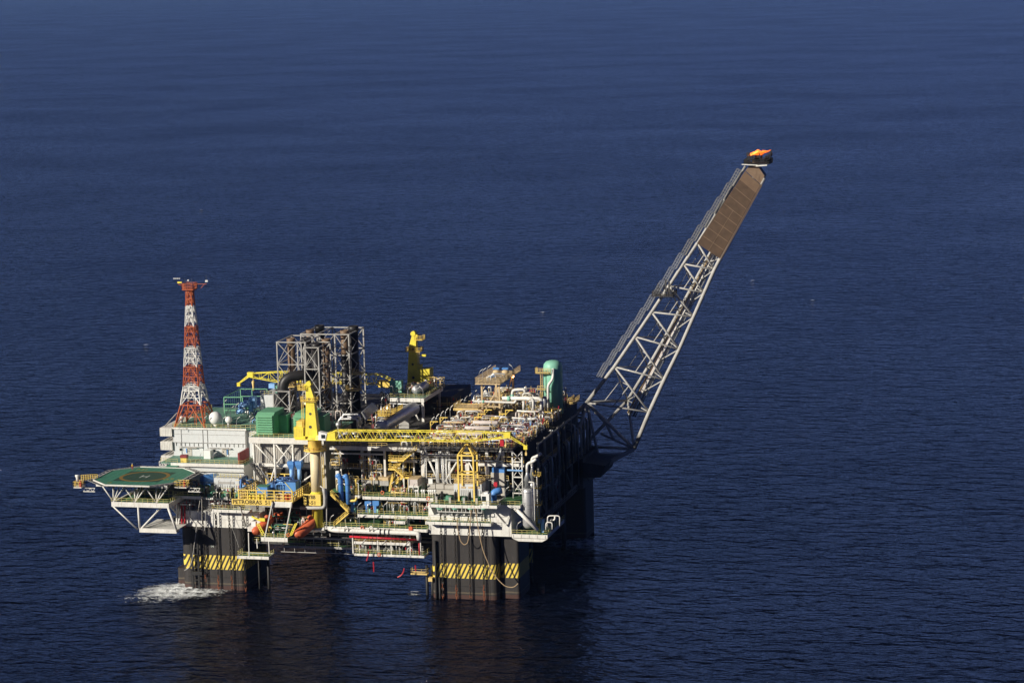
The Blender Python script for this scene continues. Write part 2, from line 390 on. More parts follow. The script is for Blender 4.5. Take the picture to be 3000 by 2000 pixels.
foam('breaking_foam', .8, -3.2, 18, 14, .15, .66, 3, 'white foam breaking round the front left black column')
foam('thin_foam', -4, -11, 18, 14, .2, .27, 8, 'thin pale foam drifting in front of the left column')
_p = at(1715, 1592, z=0)
foam('drift_foam', _p.x, _p.y, 22, 14, .3, .42, 5, 'bluish foam on the shaded water behind the platform at the right')
foam('splash_foam', 66, 2.5, 5, 3, 0, .15, 12, 'small white splash beside the front right column foot')
for i, (px, py) in enumerate(((2205, 822), (2380, 880), (590, 615), (428, 1010), (1215, 1733), (1590, 915))):
    p = at(px, py, z=0); q = foam('whitecap', p.x, p.y, 3.0, 1.0, .2, .3, 20 + i, '%s small whitecap on the open sea, counting from the right of the photo' % ORDS[i])
    q['group'] = 'small whitecaps on open water'
# ------------------------------------------------------------------ hull
hull = thing('platform_hull', 'huge black columned hull of the floating oil platform with yellow hazard bands', 'oil platform', (45, 45, 0))
def rbox(x0, x1, y0, y1, z0, z1, r, n=5):
    P = []
    for cx, cy, a0 in ((x1 - r, y0 + r, -90), (x1 - r, y1 - r, 0), (x0 + r, y1 - r, 90), (x0 + r, y0 + r, 180)):
        for k in range(n + 1): a = math.radians(a0 + 90 * k / n); P.append((cx + r * math.cos(a), cy + r * math.sin(a)))
    return MB().prism(P, z0, z1)
for x0, y0 in ((0, 0), (72, 0), (0, 72), (72, 72)):
    c = rbox(x0, x0 + 18.6, y0, y0 + 18.6, -8, 17.5, 1.6).build('column', 'column', hull)
    q = MB()
    for k in range(4): q.box(x0 + 2.4 + k * 4.6, x0 + 2.5 + k * 4.6, y0 - .05, y0 - .004, -2, 17.4)
    q.box(x0 + 1.7, x0 + 16.9, y0 - .09, y0 - .006, 3.45, 3.6)
    q.build('weld_seam', 'black', c)
    sx = x0 + 18.6 if x0 > 30 else x0 - 3.4
    s = rbox(sx + .01, sx + ((5.4 if x0 > 30 else 3.4) if y0 < 30 or x0 < 30 else 7.5), y0 + (2.4 if x0 > 30 else 4.4), y0 + 14, -8, 17.1 if x0 > 30 else 4.6, .8); s.build('side_sponson', 'column', hull)
MB().tube([(100.2, 9.6, -6), (100.2, 9.6, 2.6)], .9, 14).tube([(94.6, 20.5, -6), (94.6, 20.5, 16)], .6, 10).tube([(94.6, 60.5, -6), (94.6, 60.5, 16)], .7, 10).build('caisson', 'column', hull)
q = MB()
for x in (21.6, 24.2, 69.8, 71.3): q.tube([(x, 3, -6), (x, 3, 9.8 if x < 30 else 8.2)], .42, 10)
q.build('sea_pipe', 'black', hull)
# corner boxes (pale), centre box (dark interior seen from outside)
b1 = MB().box(1.2, 23.4, .25, 20, 17.55, 22).build('corner_box', 'white', hull)
MB().box(-3, 24, 2.6, 20, 22.01, 25.6).build('shaded_upper_box', 'dimgrey', hull)  # darker paint here stands in for the helideck's shade
MB().box(-3, 1.19, 6, 20, 17.55, 22).build('side_box', 'dimgrey', hull)  # left part also darkened in colour as helideck shade
MB().box(27, 71.4, 9.6, 70, 10.4, 15.5).box(19, 71.9, 60, 69.9, 3.5, 10.39).build('under_deck_blocker', 'black', hull)  # black boxes added to darken the gap and block sky reflections
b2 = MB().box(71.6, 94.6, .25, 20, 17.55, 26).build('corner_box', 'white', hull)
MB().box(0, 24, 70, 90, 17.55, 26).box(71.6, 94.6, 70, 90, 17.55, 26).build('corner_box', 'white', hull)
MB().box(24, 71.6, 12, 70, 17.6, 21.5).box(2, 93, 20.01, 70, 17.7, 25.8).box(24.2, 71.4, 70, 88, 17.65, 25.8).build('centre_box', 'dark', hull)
q = MB()
for i in range(6): q.box(1.5 + i * 4.3, 1.56 + i * 4.3, .2, .246, 17.6, 21.9)
q.box(1.2, 23.4, .16, .247, 19.8, 19.86).box(71.6, 94.7, .15, .247, 22.9, 22.98)
for i in range(6): q.box(71.9 + i * 4.4, 71.96 + i * 4.4, .2, .246, 17.6, 22.8)
q.build('panel_seam', 'grey', hull)
# slanted steel gussets under the right deck edge
q = MB()
for i in range(9):
    x = 73.2 + i * 1.75
    q.add([(x - .05, -2.8, 25.7), (x + .05, -2.8, 25.7), (x + .05, .2, 25.7), (x - .05, .2, 25.7), (x - .05, .2, 22.9), (x + .05, .2, 22.9)], [(0, 1, 2, 3), (0, 3, 4), (1, 5, 2), (0, 4, 5, 1), (3, 2, 5, 4)])
q.build('gusset', 'white', hull)
MB().bar((89.5, -.3, 25), (93.2, -.4, 20.7), .3).bar((93.2, -.4, 20.7), (94.8, -.3, 25.7), .3).build('stiffener', 'white', hull)
# black guide frames and riser pipes on the left column
q = MB()
for x in (3.4, 5.2): q.bar((x, -.9, -2), (x, -.9, 17), .5)
for k in range(10): q.bar((3.4, -.9, 1 + k * 1.8), (5.2, -.9, 1 + k * 1.8), .25)
q.box(3.0, 6.2, -1.3, -.1, 4.2, 5.2).build('riser_guide', 'black', hull)
q = MB()
for i in range(3): q.tube([(73.4 + i * 1.0, -.55, -5), (73.4 + i * 1.0, -.55, 6 if i else 16)], .3, 8)
q.build('riser_pipe', 'black', hull)
text_mesh('14', 1.0, (8.6, -.01, 11.9), (1, 0, 0), (0, 0, 1), 'draught_mark', 'fadedwhite', hull)
# dark cross beams between the columns under the deck
q = MB()
for y in (6, 16, 40, 72): q.box(19.5, 71.5, y, y + 1.1, 15.6, 17.5)
for x in (30, 45, 60): q.box(x, x + .8, 7.2, 71.9, 15.8, 17.48)
q.build('cross_beam', 'dark', hull)
q = MB()
for z in (6.5, 11.5): q.box(19, 71.6, 84, 90, z, z + 1.2)
for i in range(12): q.box(21 + i * 4.4, 21.8 + i * 4.4, 84.5, 85, 7.71, 17.4)
q.box(19, 71.6, 86, 87, 7.71, 11.49)
q.build('added_rear_balcony', 'dark', hull)  # unseen rear balcony, added to keep sky reflections off the water below
# ------------------------------------------------------------------ chains
def chain_proto():
    px = at(597, 1600, y=-.9)
    t = thing('mooring_chain', 'black mooring chain on the left column, first from the left', 'chain', (px.x, -.75, 0), 'mooring chains on the column fronts')
    q = MB()
    for k in range(34):
        z = -1.5 + k * .86; ho = k % 2; P = []
        for j in range(9):
            a = 2 * PI * j / 8; u = .27 * math.cos(a); v = .56 * math.sin(a)
            P.append((px.x + (u if ho else 0), -.75 + (0 if ho else u), z + v))
        q.tube(P, .095, 5, cap=False)
    q.build('chain_links', 'chain', t)
    q = MB()
    q.box(px.x - .45, px.x + .45, -.95, -.1, 26.6, 27.3); q.build('chain_stopper', 'black', t)
    return t
ch = chain_proto(); ch.name = 'mooring_chain'
for i, pxx in enumerate((635, 674, 714)):
    p = at(pxx, 1600, y=-.9); dup(ch, (p.x, -.75, 0), 'black mooring chain on the left column, %s from the left' % ORDS[i + 1])
for i, pxx in enumerate((1293, 1333, 1374, 1414)):
    p = at(pxx, 1600, y=-.9); dup(ch, (p.x, -.75, 0), 'black mooring chain on the right column, %s from the left' % ORDS[i])
# hanging hoses on the columns
def hose(pix, y, label, r=.13, m='rope', cat='hose', k=6):
    P = [at(a, b, y=y) for a, b in pix]; q = MB().tube(bend(P, 2.2, k), r, 6); o = q.build('hanging_hose', m); tag(o, label, cat); return o
hose([(1339, 1520), (1340, 1545), (1349, 1585), (1360, 1596), (1370, 1590), (1376, 1560), (1381, 1480), (1388, 1478), (1393, 1490), (1400, 1540), (1414, 1610), (1440, 1672), (1462, 1700), (1482, 1718), (1505, 1720), (1518, 1708)], -2.9, 'long tan hose looping down the front right column')
hose([(586, 1465), (580, 1500), (574, 1560), (563, 1640), (555, 1662), (540, 1670)], -2.2, 'thin pale hose curving down the left edge of the left column', .09, 'grey')
hose([(602, 1500), (602, 1540), (596, 1562), (592, 1540), (591, 1460)], -2.2, 'short pale rope loop hanging beside the left column', .08, 'grey')
hose([(655, 1482), (668, 1520), (684, 1555), (700, 1602)], -1.6, 'straight thin stay wire slanting down the left column', .05, 'grey', 'wire')
# ------------------------------------------------------------------ lamp posts (one built, the rest copied)
def lamp_proto(loc, label, group):
    t = thing('lamp_post', label, 'lamp', loc, group); l = Vector(loc)
    MB().tube(bend([l, l + Vector((0, 0, 2.3)), l + Vector((.45, 0, 3.0))], .5), .075, 6).build('post', 'steel', t)
    MB().bar(l + Vector((.35, 0, 2.92)), l + Vector((1.15, 0, 3.5)), .28, .14).build('lamp_head', 'white', t)
    return t
LAMP = lamp_proto((-9, 24.5, 40.2), 'curved grey lamp post on the accommodation roof, first from the left', 'curved lamp posts')
def lamps(pts, where, rot=0, start=0):
    for i, p in enumerate(pts):
        dup(LAMP, p, 'curved grey lamp post %s, %s' % (where, ORDS[i + start] + ' from the left'), rot)
# ------------------------------------------------------------------ accommodation block
acc = thing('accommodation_block', 'white accommodation block with green roof deck behind the helideck', 'building', (0, 30, 26))
MB().box(-8, 13, 16.6, 52, 25.7, 31.6).build('lower_wall', 'wall', acc)
MB().box(-8.4, 13.4, 15.9, 26.6, 31.65, 32).box(-12, -8.41, 17, 26.6, 31.65, 32).build('terrace', 'roofgreen', acc)
MB().box(-8.5, 13.5, 15.7, 15.898, 31.2, 32.15).box(-8.5, 13.5, 15.72, 15.897, 29.9, 30.1).build('terrace_edge', 'white', acc)
MB().box(-11.8, 10.4, 26.6, 58, 32.01, 40).build('upper_wall', 'wall', acc)
MB().box(10.41, 13.4, 27.2, 57, 26, 39.6).build('side_annex', 'wall', acc)
MB().box(-12, 13.5, 26.4, 60, 40.01, 40.2).build('roof', 'roofgreen', acc)
MB().box(-12.1, 10.6, 26.25, 26.398, 39.8, 40.32).build('roof_edge', 'white', acc)
q = MB()
for x in (-9.4, -2.8, -1.4, 10.1, 10.35): q.box(x, x + .09, 26.45, 26.597, 32.1, 39.7)
q.box(-11.7, 10.3, 26.5, 26.596, 38.3, 38.38).build('wall_seam', 'grey', acc)
q = MB()
for i in range(16):
    q.box(-11 + i * 1.35, -10.93 + i * 1.35, 26.42, 26.59, 34.9, 35.9)
q.box(-11.5, 10.2, 26.3, 26.58, 35.9, 35.98).box(-10, -3, 26.1, 26.58, 34.6, 34.75).box(-1, 5, 26.1, 26.58, 34.5, 34.65).build('cable_tray', 'grey', acc)
for x0 in (-10.1, -.1):
    f = MB().box(x0, x0 + 1.1, 26.48, 26.59, 33.4, 34.3).build('window', 'white', acc)
    MB().box(x0 + .12, x0 + .98, 26.44, 26.478, 33.5, 34.2).build('pane', 'glass', f)
for x0 in (-7.6, 2.9):
    d = MB().box(x0, x0 + 1.3, 26.48, 26.59, 32.05, 34.3).build('door', 'clad', acc)
    MB().box(x0 + .35, x0 + .6, 26.44, 26.478, 33.3, 33.6).build('door_window', 'glass', d)
    MB().box(x0 - .1, x0 + 3, 25.9, 26.58, 34.4, 34.55).build('canopy', 'clad', acc)
MB().box(-7.95, -7.7, 26.3, 26.59, 32.9, 34.2).box(4.5, 4.7, 26.3, 26.59, 32.7, 34.1).build('sign_panel', 'blue', acc)
q = MB(); rail_mb(q, [(-12, 17, 32.02), (-8.4, 16, 32.02), (-6.5, 16, 32.02)]); rail_mb(q, [(-4, 16, 32.02), (13.3, 16, 32.02), (13.3, 26, 32.02)])
q.build('terrace_railing', 'rail', acc)
q = MB(); rail_mb(q, [(-11.9, 58, 40.2), (-11.9, 26.5, 40.2), (13.4, 26.5, 40.2)]); q.build('roof_railing', 'rail', acc)
for zt in (40.1, 36.1, 32.0):
    pod = MB().box(-15.6, -12.01, 26, 44, zt - 2.4, zt).build('balcony', 'white', acc)
    q = MB()
    for i in range(7): q.box(-15.4 + i * .5, -15.35 + i * .5, 25.95, 25.997, zt - 2.3, zt - .2)
    q.build('rib', 'grey', pod)
q = MB()
for zt in (36.1, 32): q.bar((-14.9, 27, zt), (-12.8, 44, zt + 1.6), .3).bar((-13.6, 27, zt), (-11.9, 44, zt + 1.6), .2)
q.bar((-14.9, 28, 40.1), (-13.4, 34, 43), .25).bar((-13.4, 34, 43), (-12, 44, 43), .25).bar((-12.6, 28, 40.1), (-12, 34, 43), .25)
q.build('outside_stair', 'grey', acc)
p0 = at(595, 1336, y=22); MB().box(p0.x - .2, p0.x + 1.8, 23, 25.5, 32.02, 34.4).build('terrace_locker', 'dome', acc)
x0, x1, z0, z1 = FR(529, 1340, 546, 1353, 17.2); b = MB().box(x0, x1, 17.2, 18.6, 32.02, 33.3); k = b.build('hose_cabinet', 'yellow'); tag(k, 'yellow fronted cabinet on the green terrace above the helideck', 'cabinet')
ORG[k.name] = Vector((0, 0, 0)); MB().box(x0 - .1, x1 + .1, 17.1, 18.7, 33.3, 34.1).build('lid', 'maroon', k)
x0, x1, z0, z1 = FR(697, 1330, 704, 1356, 16.2)
k = MB().box(x0, x0 + .5, 16.1, 24, 32.02, 35.3).build('wind_screen', 'maroon'); tag(k, 'tall dark red wind screen at the right end of the green terrace', 'screen')
lamps([(-2.5, 27, 40.2), (3.3, 27, 40.2), (7.5, 27, 40.2), (11.6, 27, 40.2)], 'on the accommodation roof', 0, 1)
lamps([(0.2, 16.4, 32), (4.1, 16.4, 32), (8.7, 16.4, 32)], 'on the green terrace')
lamps([at(665, 1232, z=40.2), at(676, 1224, z=40.2), at(690, 1215, z=40.2), at(655, 1205, z=40.2)], 'beside the blue ducts behind the roof', .6)
# radomes
def radome(c, r, ped, label):
    t = thing('radome', label, 'radome', (c.x, c.y, 40.2))
    MB().sph((c.x, c.y, 40.2 + ped + r * .93), r, 24, 16).build('dome', 'dome', t)
    q = MB().lathe((c.x, c.y, 40.2), [(r * .5, 0), (r * .5, ped + r * .12)], 14)
    for k in range(4): a = k * PI / 2 + .4; q.bar((c.x, c.y, 40.2 + ped * .9), (c.x + r * .9 * math.cos(a), c.y + r * .9 * math.sin(a), 40.2), .12)
    q.build('pedestal', 'white' if r > 1.5 else 'steel', t)
    return t
radome(at(632, 1248, z=40.2), 1.95, .5, 'large white radome ball on the accommodation roof')
radome(at(671, 1254, z=40.2), 1.02, 1.5, 'small white radome ball on a post, right of the large one')
radome(at(532, 1240, z=40.2), .75, .9, 'small white radome between the legs of the red and white mast')
# ------------------------------------------------------------------ lattice mast
mast = thing('lattice_mast', 'tall red and white lattice communications mast on the accommodation roof', 'mast', (-6.6, 31.2, 40.2))
YM = 31.2
lv = [(1250, 4.6), (1187, 3.05), (1144, 2.45), (1132, 2.3), (1103, 2.1), (1075, 1.95), (1047, 1.8), (1019, 1.65), (988, 1.5), (957, 1.35), (926, 1.15), (897, 1.0), (875, .9), (853, .85)]
Zs = [at(560 - (1250 - py) * .01, py, y=YM - h).z for py, h in lv]; Zs[0] = 40.2
cxs = -6.6; bands = {0: 'mastred', 1: 'mastwhite', 2: 'mastwhite', 3: 'mastred', 4: 'mastred', 5: 'mastwhite', 6: 'mastwhite', 7: 'mastred', 8: 'mastred', 9: 'mastwhite', 10: 'mastwhite', 11: 'mastred', 12: 'mastred'}
def mpt(i, k, f=0.):
    h = lv[i][1] * (1 - f) + (lv[min(i + 1, 13)][1]) * f; z = Zs[i] * (1 - f) + Zs[min(i + 1, 13)] * f
    sx, sy = ((-1, -1), (1, -1), (1, 1), (-1, 1))[k % 4]
    return Vector((cxs + sx * h, YM + sy * h, z))
for i in range(13):
    q = MB(); lw = .42 if i < 2 else .3 if i < 6 else .24; bw = .24 if i < 2 else .17
    for k in range(4):
        q.bar(mpt(i, k), mpt(i, k, 1), lw)
        a0, b0, a1, b1 = mpt(i, k), mpt(i, k + 1), mpt(i, k, 1), mpt(i, k + 1, 1)
        mid = (a1 + b1) / 2
        q.bar(a0, mid, bw); q.bar(b0, mid, bw); q.bar(a1, b1, bw)
        am, bm = mpt(i, k, .5), mpt(i, k + 1, .5)
        q.bar(am, (a0 + mid) / 2, bw * .7); q.bar(bm, (b0 + mid) / 2, bw * .7); q.bar((a0 + mid) / 2, (b0 + mid) / 2, bw * .6)
    q.tube([(cxs + .3, YM, Zs[i]), (cxs + .3, YM, Zs[i + 1])], .16, 6); q.bar((cxs - .3, YM + .3, Zs[i]), (cxs - .3, YM + .3, Zs[i + 1]), .1); q.bar((cxs - .3, YM - .3, Zs[i]), (cxs - .3, YM - .3, Zs[i + 1]), .1)
    if i in (0, 2, 4, 6, 8): 
        h = lv[i + 1][1] * .8; rail_mb(q, [(cxs - h, YM - h, Zs[i] + (Zs[i + 1] - Zs[i]) * .55), (cxs + h, YM - h, Zs[i] + (Zs[i + 1] - Zs[i]) * .55), (cxs + h, YM + h, Zs[i] + (Zs[i + 1] - Zs[i]) * .55), (cxs - h, YM + h, Zs[i] + (Zs[i + 1] - Zs[i]) * .55)], 1.1, 1.2, .1, True)
    q.build('mast_section', bands[i], mast)
zt = Zs[-1]
q = MB().box(cxs - 1.7, cxs + 1.7, YM - 1.7, YM + 1.7, zt + .4, zt + .65)
for k in range(4): q.bar(mpt(13, k), Vector((cxs + (1.6 if k in (1, 2) else -1.6), YM + (1.6 if k > 1 else -1.6), zt + .5)), .2)
rail_mb(q, [(cxs - 1.7, YM - 1.7, zt + .6), (cxs + 1.7, YM - 1.7, zt + .6), (cxs + 1.7, YM + 1.7, zt + .6), (cxs - 1.7, YM + 1.7, zt + .6)], 1.6, .6, .12, True)
q.bar((cxs + 1.6, YM, zt + 2), (cxs + 5.2, YM, zt + 2), .12).bar((cxs + 3.4, YM, zt + .8), (cxs + 4.6, YM, zt + 2), .1).bar((cxs - 1.6, YM, zt + 1.4), (cxs - 3.4, YM, zt + 1.9), .12)
q.build('top_platform', 'mastred', mast)
q = MB().bar((cxs + 5.2, YM, zt + 2), (cxs + 5.2, YM, zt + 4.6), .07)
for x in (-.9, .3, 1.1): q.bar((cxs + x, YM - 1, zt + 2), (cxs + x, YM - 1, zt + 3.6), .08)
q.build('antenna', 'dark', mast)
q = MB().box(cxs + 4.9, cxs + 5.6, YM - .2, YM + .2, zt + 2.6, zt + 3.1).box(cxs - .1, cxs + .3, YM - 1.2, YM - .8, zt + 3, zt + 3.3)
for k in range(4): q.sph((cxs - 4.6 + k * .55, YM, zt + 3.5), .22, 8, 6)
q.build('instrument', 'dome', mast)
MB().box(cxs - 3.6, cxs - 2.3, YM - .2, YM + .2, zt + 2.2, zt + 2.6).build('windsock_base', 'lemon', mast)
# ------------------------------------------------------------------ helideck
HZ = 31.0; hx, hy = -10.6, 1.6; A_, B_ = 12.6, 12.4; c_ = .515
def octo(k, dz=0): 
    s = [(-A_ * c_, -B_), (A_ * c_, -B_), (A_, -B_ * c_), (A_, B_ * c_), (A_ * c_, B_), (-A_ * c_, B_), (-A_, B_ * c_), (-A_, -B_ * c_)]
    return [(hx + x * k, hy + y * k) for x, y in s]
hd = thing('helideck', 'green octagonal helideck with an H in a ring, jutting over the sea', 'helideck', (hx, hy, HZ))
MB().prism(octo(1), HZ - .35, HZ).build('landing_deck', 'heli', hd)
q = MB(); o8 = octo(1.0)
for i in range(8):
    a, b = o8[i], o8[(i + 1) % 8]; q.bar((*a, HZ + .01), (*b, HZ + .01), .22, .36)
q.build('edge_kerb', 'white', hd)
q = MB()
for i in range(-7, 8): 
    x = hx + i * 1.7; l = B_ * (1 if abs(i * 1.7) < A_ * c_ else 1 - (abs(i * 1.7) - A_ * c_) / A_ * 1.02)
    q.box(x, x + .07, hy - l + .3, hy + l - .3, HZ + .002, HZ + .006)
q.build('panel_joint', 'helidark', hd)
q = MB().box(hx - 6.9, hx + 6.7, hy - 6.7, hy + 6.7, HZ + .004, HZ + .010); q.build('landing_square', 'helidark', hd)
def ring(r0, r1, z, n=48):
    vs = []; fs = []
    for j in range(n): a = 2 * PI * j / n; vs += [(hx + r0 * math.cos(a), hy + r0 * math.sin(a), z), (hx + r1 * math.cos(a), hy + r1 * math.sin(a), z)]
    for j in range(n): k = (j + 1) % n; fs.append((2 * j, 2 * j + 1, 2 * k + 1, 2 * k))
    return MB().add(vs, fs)
ring(6.05, 7.05, HZ + .018).build('landing_ring', 'heliring', hd)
q = MB().box(hx - 1.1, hx - .7, hy - 1.6, hy + 1.6, HZ + .015, HZ + .022).box(hx + .7, hx + 1.1, hy - 1.6, hy + 1.6, HZ + .015, HZ + .022).box(hx - .7, hx + .7, hy - .25, hy + .25, HZ + .015, HZ + .022)
q.build('letter_h', 'fadedwhite', hd)
text_mesh('12.8', 1.9, (hx + 7.2, hy - 4.2, HZ + .01), (.8, .6, 0), (-.6, .8, 0), 'weight_mark', 'fadedyellow', hd)
text_mesh('P-51', 1.9, (hx - 6.2, hy + 8.6, HZ + .01), (1, 0, 0), (0, 1, 0), 'name_mark', 'fadedyellow', hd)
text_mesh('15', 1.5, (hx - 7.4, hy - 9.6, HZ + .01), (1, 0, 0), (0, 1, 0), 'size_mark', 'fadedyellow', hd)
# perimeter net: frames leaning outwards
q = MB(); qn = MB()
o8b = octo(1.115)
for i in range(8):
    a0, b0, a1, b1 = (Vector((*p, HZ - .2)) for p in (o8[i], o8[(i + 1) % 8], o8b[i], o8b[(i + 1) % 8]))
    a1 = a1 + Z * .25; b1 = b1 + Z * .25; n = 6
    for k in range(n + 1): q.bar(a0.lerp(b0, k / n), a1.lerp(b1, k / n), .11)
    for k in range(n):
        q.bar(a1.lerp(b1, (k + .08) / n), a1.lerp(b1, (k + .92) / n), .1)
    for k in range(n * 3): qn.bar(a0.lerp(b0, (k + .5) / (n * 3)), a1.lerp(b1, (k + .5) / (n * 3)), .035)
    for k in range(1, 4): qn.bar(a0.lerp(a1, k / 4), b0.lerp(b1, k / 4), .03)
q.build('safety_net_frame', 'grey', hd); qn.build('safety_net', 'dark', hd)
# girders and branching struts
q = MB()
for y in (hy - 9.5, hy - 1, hy + 8): q.box(hx - 10.5, hx + 10.5, y, y + .35, HZ - 1.05, HZ - .36)
for x in (-9, -3, 3, 9): q.box(hx + x, hx + x + .3, hy - 10, hy + 10, HZ - .95, HZ - .37)
q.build('deck_girder', 'white', hd)
YF = -8.8; z1_ = 25.9
for px in (331, 394, 457):
    q = MB(); c = at(px, 1464, y=YF)
    for dx in (-3.1, -1.1, 1.0, 3.3): q.tube([(c.x, YF + .2, z1_), (c.x + dx, YF + (.5 if abs(dx) > 2 else 3), HZ - .9)], .16, 7)
    for dx in (-2, 2.2): q.tube([(c.x, YF + .2, z1_), (c.x + dx, YF + 6, HZ - .9)], .14, 7)
    q.build('strut_cluster', 'white', hd)
ux0, ux1 = at(331, 1470, y=YF).x - .5, at(492, 1478, y=YF).x + .2
MB().box(ux0, ux1, YF, YF + .6, 24.6, 25.9).box(ux0, ux0 + .5, YF + .61, 12, 24.6, 25.8).box(ux1 - .5, ux1, YF + .61, 12, 24.6, 25.8).build('upper_beam', 'white', hd)
MB().box(ux0 + .5, ux1 - .5, YF + .7, 3, 25.2, 25.35).build('catwalk_floor', 'deckgreen', hd)
MB().box(ux0 + 3, ux1 + 2, 3, 8, 25.4, 29.2).build('service_room', 'dark', hd)
q = MB(); rail_mb(q, [(ux0, YF, 25.9), (ux1, YF, 25.9), (ux1, 2, 25.9)]); rail_mb(q, [(ux0 + 2, 0, 25.4), (ux1 - 2, 0, 25.4)], 2.2, 1.5, .08)
q.build('catwalk_railing', 'rail', hd)
lb0 = at(408, 1548, y=YF); lb1 = at(517, 1557, y=YF)
q = MB().box(lb0.x, lb1.x, YF, YF + .6, lb0.z - 1.0, lb0.z + .15).box(lb1.x - 6, lb1.x, 4, 4.5, lb0.z - .2, lb0.z + .9).box(lb0.x + .1, lb1.x - .1, YF + .61, 4, lb0.z - .25, lb0.z - .1)
q.build('lower_beam', 'white', hd)
q = MB()
zl = lb0.z + .1; zu = 24.6
q.tube([(ux0 + .3, YF + .3, zu), (lb0.x - .6, YF + .3, zl - .4)], .2, 8)
q.tube([(lb0.x, YF + .3, zl), (lb0.x - .15, YF + .3, zu)], .3, 8)
q.tube([(ux1 - .3, YF + .3, zu), (lb1.x, YF + .3, zl - .6)], .34, 8)
m1 = (lb0.x + lb1.x) / 2
q.tube([(lb0.x + .5, YF + .4, zl), (m1 + .8, YF + 2, zu)], .24, 8).tube([(m1 - 2.8, 3, zu), (m1 + 1, 4, zl + 1)], .28, 8).tube([(m1 + 1, 4, zu), (m1 + 1, 4, zl + 1)], .28, 8).tube([(ux1 - 1, 4, zu), (m1 + 1.3, 4, zl + 1)], .24, 8)
q.tube([(m1 + 1, 4, zl + .5), (lb0.x + .3, YF + .4, zl - .2)], .2, 8)
q.tube([(ux1, 3, 24.7), (1.2, 6, 19)], .3, 8).tube([(lb1.x, YF + .4, zl - .6), (.5, 1, 18.3)], .25, 8)
q.build('support_tube', 'white', hd)
# side platforms with fire monitors
def monitor_platform(px, py, y, label, wx):
    p = at(px, py, y=y); t = thing('monitor_platform', label, 'platform', p)
    MB().box(p.x - wx, p.x + wx, y - 1.3, y + 1.3, p.z - .25, p.z).build('floor', 'white', t)
    q = MB(); rail_mb(q, [(p.x - wx, y - 1.3, p.z), (p.x + wx, y - 1.3, p.z), (p.x + wx, y + 1.3, p.z), (p.x - wx, y + 1.3, p.z)], 1.5, .9, .1, True); q.build('railing', 'yellow', t)
    MB().box(p.x + wx * .3, p.x + wx * .3 + .5, y - .6, y, p.z, p.z + 1.5).build('monitor', 'red', t)
    q = MB().bar((p.x + wx, y, p.z - .4), (p.x + wx + 3.5, y, p.z - .4), .15).bar((p.x + wx, y, p.z - 1.4), (p.x + wx + 3.5, y, p.z - 1.4), .2)
    for k in range(5): q.bar((p.x + wx + k * .7, y, p.z - (.4 if k % 2 else 1.4)), (p.x + wx + (k + 1) * .7, y, p.z - (1.4 if k % 2 else .4)), .12)
    q.build('bracket', 'white', t); return p
p = monitor_platform(232, 1424, 1, 'yellow railed fire monitor platform at the far left of the helideck', 1.2)
k = MB().lathe((p.x - .3, .8, p.z + 1.5), [(.35, 0), (.4, .9), (.65, 1.5), (.65, 1.75), (.1, 1.8)], 14).build('foam_monitor_cover', 'dome'); tag(k, 'white bucket shaped cover at the far left end of the helideck', 'cover')
monitor_platform(533, 1424, -5, 'yellow railed platform under the right edge of the helideck', 1.8)
k = thing('yellow_ladder_frame', 'bright yellow ladder frame behind the left helideck edge', 'ladder', at(258, 1408, z=30.5))
q = MB(); c = at(258, 1408, z=30.5); rail_mb(q, [(c.x - 2, c.y, c.z), (c.x + 2.2, c.y + 1.5, c.z)], 1.6, .6, .12, mids=2); q.build('railing', 'yellow', k)
# access ramp from the helideck to the terrace
rp = thing('access_ramp', 'green sloping ramp from the helideck up to the terrace', 'ramp', (-3, 15, 31))
a = at(484, 1369, z=31.1); b = at(528, 1348, z=32.05)
q = MB().add([(a.x - .4, a.y, 31.1), (a.x + 3.0, a.y, 31.1), (b.x + 2.2, b.y, 32.06), (b.x - 1.6, b.y, 32.06), (a.x - .4, a.y, 30.9), (a.x + 3.0, a.y, 30.9), (b.x + 2.2, b.y, 31.86), (b.x - 1.6, b.y, 31.86)], [(0, 1, 2, 3), (4, 7, 6, 5), (0, 4, 5, 1), (1, 5, 6, 2), (2, 6, 7, 3), (3, 7, 4, 0)]); q.build('ramp_floor', 'heli', rp)
q = MB(); truss_face(q, (b.x - 6, b.y - 1, 31.8), (b.x - 2, b.y - 1, 31.8), (b.x - 6, b.y - 1, 30.6), (b.x - 2, b.y - 1, 30.6), 4, .14); q.bar((b.x - 6, b.y - 1, 31.8), (b.x - 2, b.y - 1, 31.8), .2).bar((b.x - 6, b.y - 1, 30.6), (b.x - 2, b.y - 1, 30.6), .2); q.build('ramp_truss', 'white', rp)
